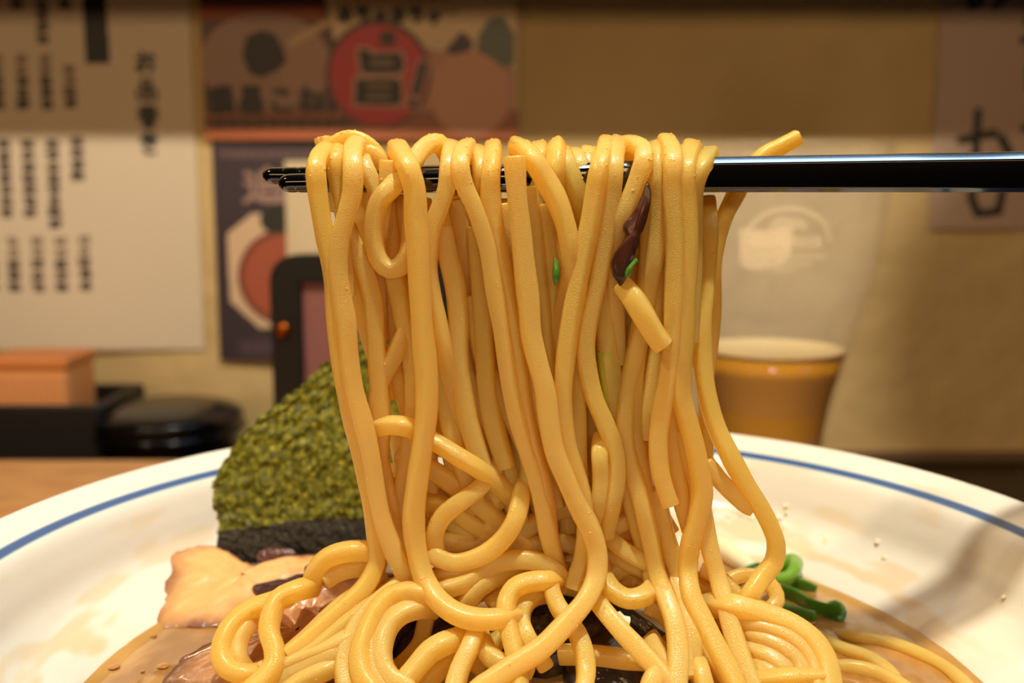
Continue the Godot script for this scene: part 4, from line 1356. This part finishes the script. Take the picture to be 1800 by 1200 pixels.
	H.call("cut noodle end pointing right at the bottom of the shoulder", "1330,1196,2 1380,1192 1420,1190 1448,1190", -1.0, 1.0)
	H.call("pale noodle ring lying in the soup behind the far right noodle", "1262,1040,8 1282,1020,8 1310,1010,8 1338,1016,8 1360,1034,8 1366,1056,8 1350,1072,8 1318,1074,8 1290,1080,8", 6.0, 0.9)
	H.call("second pale noodle curling beside the ring", "1290,1062,6 1330,1068,6 1364,1078,6 1384,1096,6 1390,1110,6", 5.0, 0.95)
	# ---- the bed of the heap, where nothing tells one strand from the next
	for k in 26:
		var x0 := rng.randf_range(760, 1120)
		var y0 := rng.randf_range(895, 1035)
		var s := ""
		var lean := rng.randf_range(-0.6, 0.6)
		for j in 6:
			var t := j - 2.5
			s += "%d,%d " % [x0 + t * 34.0, y0 + t * 34.0 * lean + 12.0 * sin(j * 1.2 + k)]
		N("amber noodle in the bed of the heap, under the traced curls", s, 5.0 + (k % 3) * 3.0, {"w": 1.05, "group": "hidden strands in the bed of the heap"})
	for k in 18:
		var x0 := rng.randf_range(740, 950)
		var y0 := rng.randf_range(800, 960)
		var s := ""
		var lean := rng.randf_range(0.1, 1.3)
		for j in 6:
			var t := j - 2.5
			s += "%d,%d " % [x0 + t * 28.0, y0 + t * 28.0 * lean + 8.0 * sin(j * 1.2 + k)]
		N("amber noodle in the bed of the heap, under the traced curls", s, 9.0 + (k % 4) * 3.0, {"w": 1.05, "group": "hidden strands in the bed of the heap"})
	for k in 16:
		var x0 := rng.randf_range(1165, 1290)
		var y0 := rng.randf_range(1030, 1190)
		var s := ""
		for j in 5:
			var t := j - 2.0
			s += "%d,%d " % [x0 + t * 26.0, y0 + t * 24.0 + 8.0 * sin(j * 1.5 + k)]
		N("amber noodle in the bed of the heap, under the traced curls", s, 5.0 + (k % 3) * 2.5, {"w": 1.05, "group": "hidden strands in the bed of the heap"})
	# ---- noodles floating in the soup at the right
	var fl := func(label: String, pts: String):
		var c := PackedVector3Array()
		for q in pts.split(" "):
			var k := nums(q)
			c.append(S(k[0], k[1], 0.0006 + (k[2] * 0.001 if k.size() > 2 else 0.0)))
		tag(obj("noodle_strand", sweep(c, 0.0015, 0.0013, 2.8, 0.2, 0.04), M.noodle1), label, "noodle", "noodle strands floating in the soup")
	fl.call("noodle floating in a long arc in the soup at the lower right", "1468,1116,-2 1500,1118 1550,1126 1610,1146 1662,1172 1700,1206 1720,1240")
	fl.call("noodle floating at the bottom right edge of the soup", "1452,1176,-1 1490,1172 1540,1182 1590,1210 1620,1240")
	fl.call("short noodle floating behind the right shoulder", "1440,1120,-1 1480,1140 1530,1158 1570,1190 1590,1230,-2")


# ---------------------------------------------------------------- what else is in the bowl
func outline_px(pts: String, y0: float, d0: float, y1: float, d1: float) -> PackedVector3Array:
	var out := PackedVector3Array()
	for q in pts.split(" "):
		var k := nums(q)
		out.append(P(k[0], k[1], lerpf(d0, d1, (k[1] - y0) / (y1 - y0))))
	return out


func toppings() -> void:
	var meat := mat(Color.WHITE, 0.38)
	meat.vertex_color_use_as_albedo = true
	meat.subsurf_scatter_enabled = true
	meat.subsurf_scatter_strength = 0.05
	meat.clearcoat_enabled = true
	meat.clearcoat = 0.5
	meat.clearcoat_roughness = 0.12
	meat.normal_enabled = true
	meat.normal_texture = noise_tex(0.03, 77, [], 256, 6.0)
	meat.normal_scale = 0.5
	triplanar(meat, 30.0)
	var o1 := outline_px("272,1108 268,1078 280,1042 288,1000 292,976 318,963 352,955 392,966 428,984 456,994 482,984 522,972 566,968 622,976 664,1000 604,1062 524,1092 432,1102 342,1106", 955, 0.2225, 1110, 0.197)
	tag(obj("pork_slice", slab(o1, 0.008, Vector3(0, 0.94, 0.33), Color(0.13, 0.026, 0.006), Color(0.78, 0.41, 0.15), 0.0012, 3, 0.34, 0.001), meat), "pale pink slice of roast pork with a browned edge, in front of the seaweed", "pork")
	var o2 := outline_px("300,1168 326,1146 392,1112 448,1086 520,1046 566,1020 620,1004 690,1000 732,1014 722,1052 690,1096 650,1146 590,1204 480,1240 340,1250 280,1216", 1000, 0.180, 1200, 0.1655)
	tag(obj("pork_slice", slab(o2, 0.006, Vector3(0, 0.92, 0.38), Color(0.06, 0.016, 0.008), Color(0.44, 0.21, 0.085), 0.0014, 9, 0.34, 0.001), meat), "darker glazed slice of roast pork under the lower left noodles", "pork")
	# wood ear strips in the hollows of the heap
	var ear := mat(Color(0.035, 0.016, 0.012), 0.18)
	ear.clearcoat_enabled = true
	ear.clearcoat = 0.8
	ear.normal_enabled = true
	ear.normal_texture = noise_tex(0.03, 78, [], 256, 5.0)
	triplanar(ear, 30.0)
	var white := Color(1, 1, 1)
	for e in [["670,1100 700,1062 760,1046 830,1064 850,1110 800,1160 730,1190 680,1160", "black wood ear strip in the front left hollow of the heap", 20],
			["860,1110 880,1050 940,1022 1020,1024 1060,1060 1060,1120 1000,1160 900,1170", "black wood ear strip in the middle hollow of the heap", 21],
			["1010,1060 1060,1036 1130,1080 1200,1140 1190,1210 1100,1240 1010,1210 990,1130", "black wood ear strip in the front right hollow of the heap", 22]]:
		tag(obj("wood_ear", slab(outline_px(e[0], 1040, 0.183, 1200, 0.1715), 0.003, Vector3(0, 0.92, 0.38), white, white, 0.0009, e[2], 0.2, 0.002), ear), e[1], "mushroom", "wood ear strips under the noodles")
	# the sheet of seaweed
	var nori := mat(Color.WHITE, 0.55)
	nori.albedo_texture = noise_tex(0.042, 51, [Color(0.09, 0.10, 0.02), Color(0.34, 0.34, 0.06), Color(0.60, 0.58, 0.13), Color(0.96, 0.90, 0.40)], 512)
	triplanar(nori, 22.0)
	nori.backlight_enabled = true
	nori.backlight = Color(1.0, 1.0, 0.62)
	nori.clearcoat_enabled = true
	nori.clearcoat = 0.12
	nori.clearcoat_roughness = 0.3
	var nn := FastNoiseLite.new()
	nn.seed = 8
	nn.frequency = 160.0
	var n2 := FastNoiseLite.new()
	n2.seed = 9
	n2.frequency = 700.0
	# corners of the sheet: bottom left, bottom right, top right, top left along its slanting left side
	var left := PackedVector2Array([Vector2(326, 962), Vector2(344, 905), Vector2(378, 838), Vector2(420, 770), Vector2(470, 722), Vector2(535, 672), Vector2(600, 612), Vector2(638, 580)])
	var at := func(u: float, v: float) -> Vector3:
		var f := v * (left.size() - 1)
		var i := mini(int(f), left.size() - 2)
		var l := left[i].lerp(left[i + 1], f - i)
		var r := Vector2(lerpf(742, 736, v), lerpf(985, 592, v))
		var q := l.lerp(r, u)
		q.y += sin(u * 4.0) * 8.0
		var p := P(q.x, q.y, lerpf(0.2275, 0.246, v) + 0.004 * sin(u * 3.0 + v * 2.0) - 0.003 * u)
		var e := maxf(0.0, 1.0 - u * 30.0) + maxf(0.0, (v - 0.97) * 30.0)
		return p + Vector3(n2.get_noise_2d(u * 0.06, v * 0.05) * 0.0012 * e, n2.get_noise_2d(u * 0.06 + 3.0, v * 0.05) * 0.0012 * e, nn.get_noise_2d(u * 0.08, v * 0.07) * 0.0012 + n2.get_noise_2d(u * 0.08, v * 0.07) * 0.0007)
	tag(obj("seaweed_sheet", grid(110, 110, at), nori), "mottled green sheet of nori seaweed standing behind the pork", "seaweed")
	var wet := mat(Color(0.03, 0.032, 0.012), 0.25)
	wet.clearcoat_enabled = true
	wet.clearcoat = 0.6
	wet.normal_enabled = true
	wet.normal_texture = noise_tex(0.04, 79, [], 256, 6.0)
	triplanar(wet, 40.0)
	var at2 := func(u: float, v: float) -> Vector3:
		var q := Vector2(lerpf(lerpf(376, 384, v), 745, u), lerpf(990, 935 - 25.0 * sin(u * 2.4), v))
		q.y += n2.get_noise_2d(u * 0.05, 0.3) * 8.0 * v
		return P(q.x, q.y, lerpf(0.224, 0.2262, v) + 0.004 * sin(u * 3.0) - 0.003 * u + n2.get_noise_2d(u * 0.06, v * 0.03) * 0.0006)
	tag(obj("wet_seaweed_fold", grid(60, 12, at2), wet), "wet blackened lower fold of the seaweed along the pork", "seaweed")
	# crisp brown pieces
	var crisp := mat(Color(0.30, 0.085, 0.03), 0.35)
	crisp.clearcoat_enabled = true
	crisp.clearcoat = 0.5
	crisp.normal_enabled = true
	crisp.normal_texture = noise_tex(0.04, 80, [], 256, 8.0)
	triplanar(crisp, 45.0)
	var one := Color(1, 1, 1)
	for c in [["444,1030 470,1022 498,1018 526,1008 540,1014 528,1030 505,1044 480,1050 458,1048", 0.2035, 0.2005, "reddish brown fried onion flake lying on the pale pork", 30],
			["452,972 478,962 512,964 520,974 490,984 462,990", 0.2195, 0.217, "dark red fried onion flake between pork and seaweed", 31],
			["536,998 548,992 552,1010 542,1020", 0.202, 0.200, "small dark flake at the left noodle hump", 32]]:
		var k := nums((c[0] as String).split(" ")[0])
		var ys: Array = []
		for q in (c[0] as String).split(" "): ys.append(nums(q)[1])
		tag(obj("onion_flake", slab(outline_px(c[0], ys.min(), c[1], ys.max(), c[2]), 0.0012, Vector3(0, 0.8, 0.6), one, one, 0.0005, c[4], 0.3, 0.0006), crisp), c[3], "onion flake")
	var fp := outline_px("1138,320 1144,338 1141,372 1128,412 1116,446 1108,474 1094,498 1082,484 1076,462 1084,440 1098,418 1097,396 1112,374 1128,346", 320, 0.1688, 500, 0.1688)
	tag(obj("onion_flake", slab(fp, 0.0014, Vector3(0, 0.15, 0.98), Color(0.035, 0.010, 0.006), Color(0.075, 0.018, 0.009), 0.0007, 33, 0.5, 0.0006), crispy_brown()), "long dark brown curled flake stuck on the right front noodles", "onion flake")
	# greens
	var green := mat(Color(0.27, 0.50, 0.09), 0.2)
	green.clearcoat_enabled = true
	green.clearcoat = 0.6
	green.backlight_enabled = true
	green.backlight = Color(0.3, 0.5, 0.1)
	for c in [["975,455 982,462 985,480 982,494 976,500 971,484 972,466", 0.1702, "thin green onion sliver stuck on the middle noodles", 40],
			["1112,460 1118,454 1121,460 1112,470 1108,484 1100,484 1102,472", 0.1664, "tiny bright green scrap at the foot of the dark flake", 41]]:
		tag(obj("green_onion", slab(outline_px(c[0], 400, c[1], 500, c[1]), 0.0006, Vector3(0, 0.1, 0.99), one, one, 0.0003, c[3], 0.3, 0.0003), green), c[2], "green onion")
	var pale := mat(Color(0.66, 0.66, 0.16), 0.3)
	pale.clearcoat_enabled = true
	pale.clearcoat = 0.6
	pale.subsurf_scatter_enabled = true
	pale.subsurf_scatter_strength = 0.2
	var ps := PackedVector3Array()
	for q in ["1062,618", "1064,650", "1070,690", "1078,740", "1086,780"]:
		var k := nums(q)
		ps.append(P(k[0], k[1], 0.1745))
	tag(obj("green_onion", sweep(ps, 0.0013, 0.001, 3.0, 0.0, 0.05), pale), "pale yellow-green onion strip pressed between the front noodles", "green onion")
	var curl := func(label: String, pts: String, w: float, h: float, m: Material, lift := 0.0):
		var c := PackedVector3Array()
		for q in pts.split(" "):
			var k := nums(q)
			c.append(S(k[0], k[1], lift + (k[2] * 0.001 if k.size() > 2 else 0.0)))
		tag(obj("green_onion", sweep(c, w, h, 2.6, 0.8, 0.12, 0.0008), m), label, "green onion", "green onion pieces floating in the soup")
	var lime := mat(Color(0.40, 0.62, 0.05), 0.25)
	lime.clearcoat_enabled = true
	lime.clearcoat = 0.8
	curl.call("bright green onion ring at the soup edge behind the far right noodle", "1352,1012,3 1372,992,4 1392,988,4 1396,1004,4 1380,1018,3 1362,1020,3", 0.0019, 0.0016, lime)
	curl.call("dark green onion leaf trailing right of the bright ring", "1366,1030,1 1390,1026,1 1412,1030,1 1430,1038,0", 0.0022, 0.0006, green)
	curl.call("green onion leaf left of the bright ring", "1290,1024,2 1310,1006,2 1332,996,2 1352,1000,2", 0.0016, 0.0006, green)
	curl.call("long green onion leaf floating in the soup", "1374,1042,1 1400,1052,1 1424,1066,1 1452,1074,1 1478,1082,1", 0.0026, 0.0005, green)
	curl.call("short green onion piece beside the long leaf", "1382,1072,0 1406,1078,1 1432,1086,1", 0.0018, 0.0009, green)
	curl.call("green onion tip at the end of the long leaf", "1452,1072,1 1468,1064,2 1478,1078,1 1470,1090,0", 0.0014, 0.0008, green)
	# a pale sprout
	var sprout := mat(Color(0.93, 0.88, 0.74), 0.25)
	sprout.clearcoat_enabled = true
	sprout.clearcoat = 0.6
	sprout.subsurf_scatter_enabled = true
	sprout.subsurf_scatter_strength = 0.3
	var sc := PackedVector3Array()
	for q in ["1230,950,1", "1262,962,2", "1292,980,2", "1316,1000,1", "1330,1020,-1"]:
		var k := nums(q)
		sc.append(S(k[0], k[1], k[2] * 0.001))
	tag(obj("bean_sprout", sweep(sc, 0.0026, 0.0022, 2.2, 0.1, 0.08), sprout), "pale white bean sprout in the soup behind the right noodles", "bean sprout")
	var so2 := PackedVector3Array()
	for q in ["1082,1082", "1092,1092", "1104,1096"]:
		var k := nums(q)
		so2.append(P(k[0], k[1], 0.1665))
	tag(obj("onion_bit", sweep(so2, 0.0012, 0.0009, 2.6, 0.2, 0.1, 0.0006), sprout), "tiny pale onion bit caught in the right of the heap", "onion")


func crispy_brown() -> StandardMaterial3D:
	var m := mat(Color.WHITE, 0.35)
	m.vertex_color_use_as_albedo = true
	m.clearcoat_enabled = true
	m.clearcoat = 0.15
	m.clearcoat_roughness = 0.15
	return m
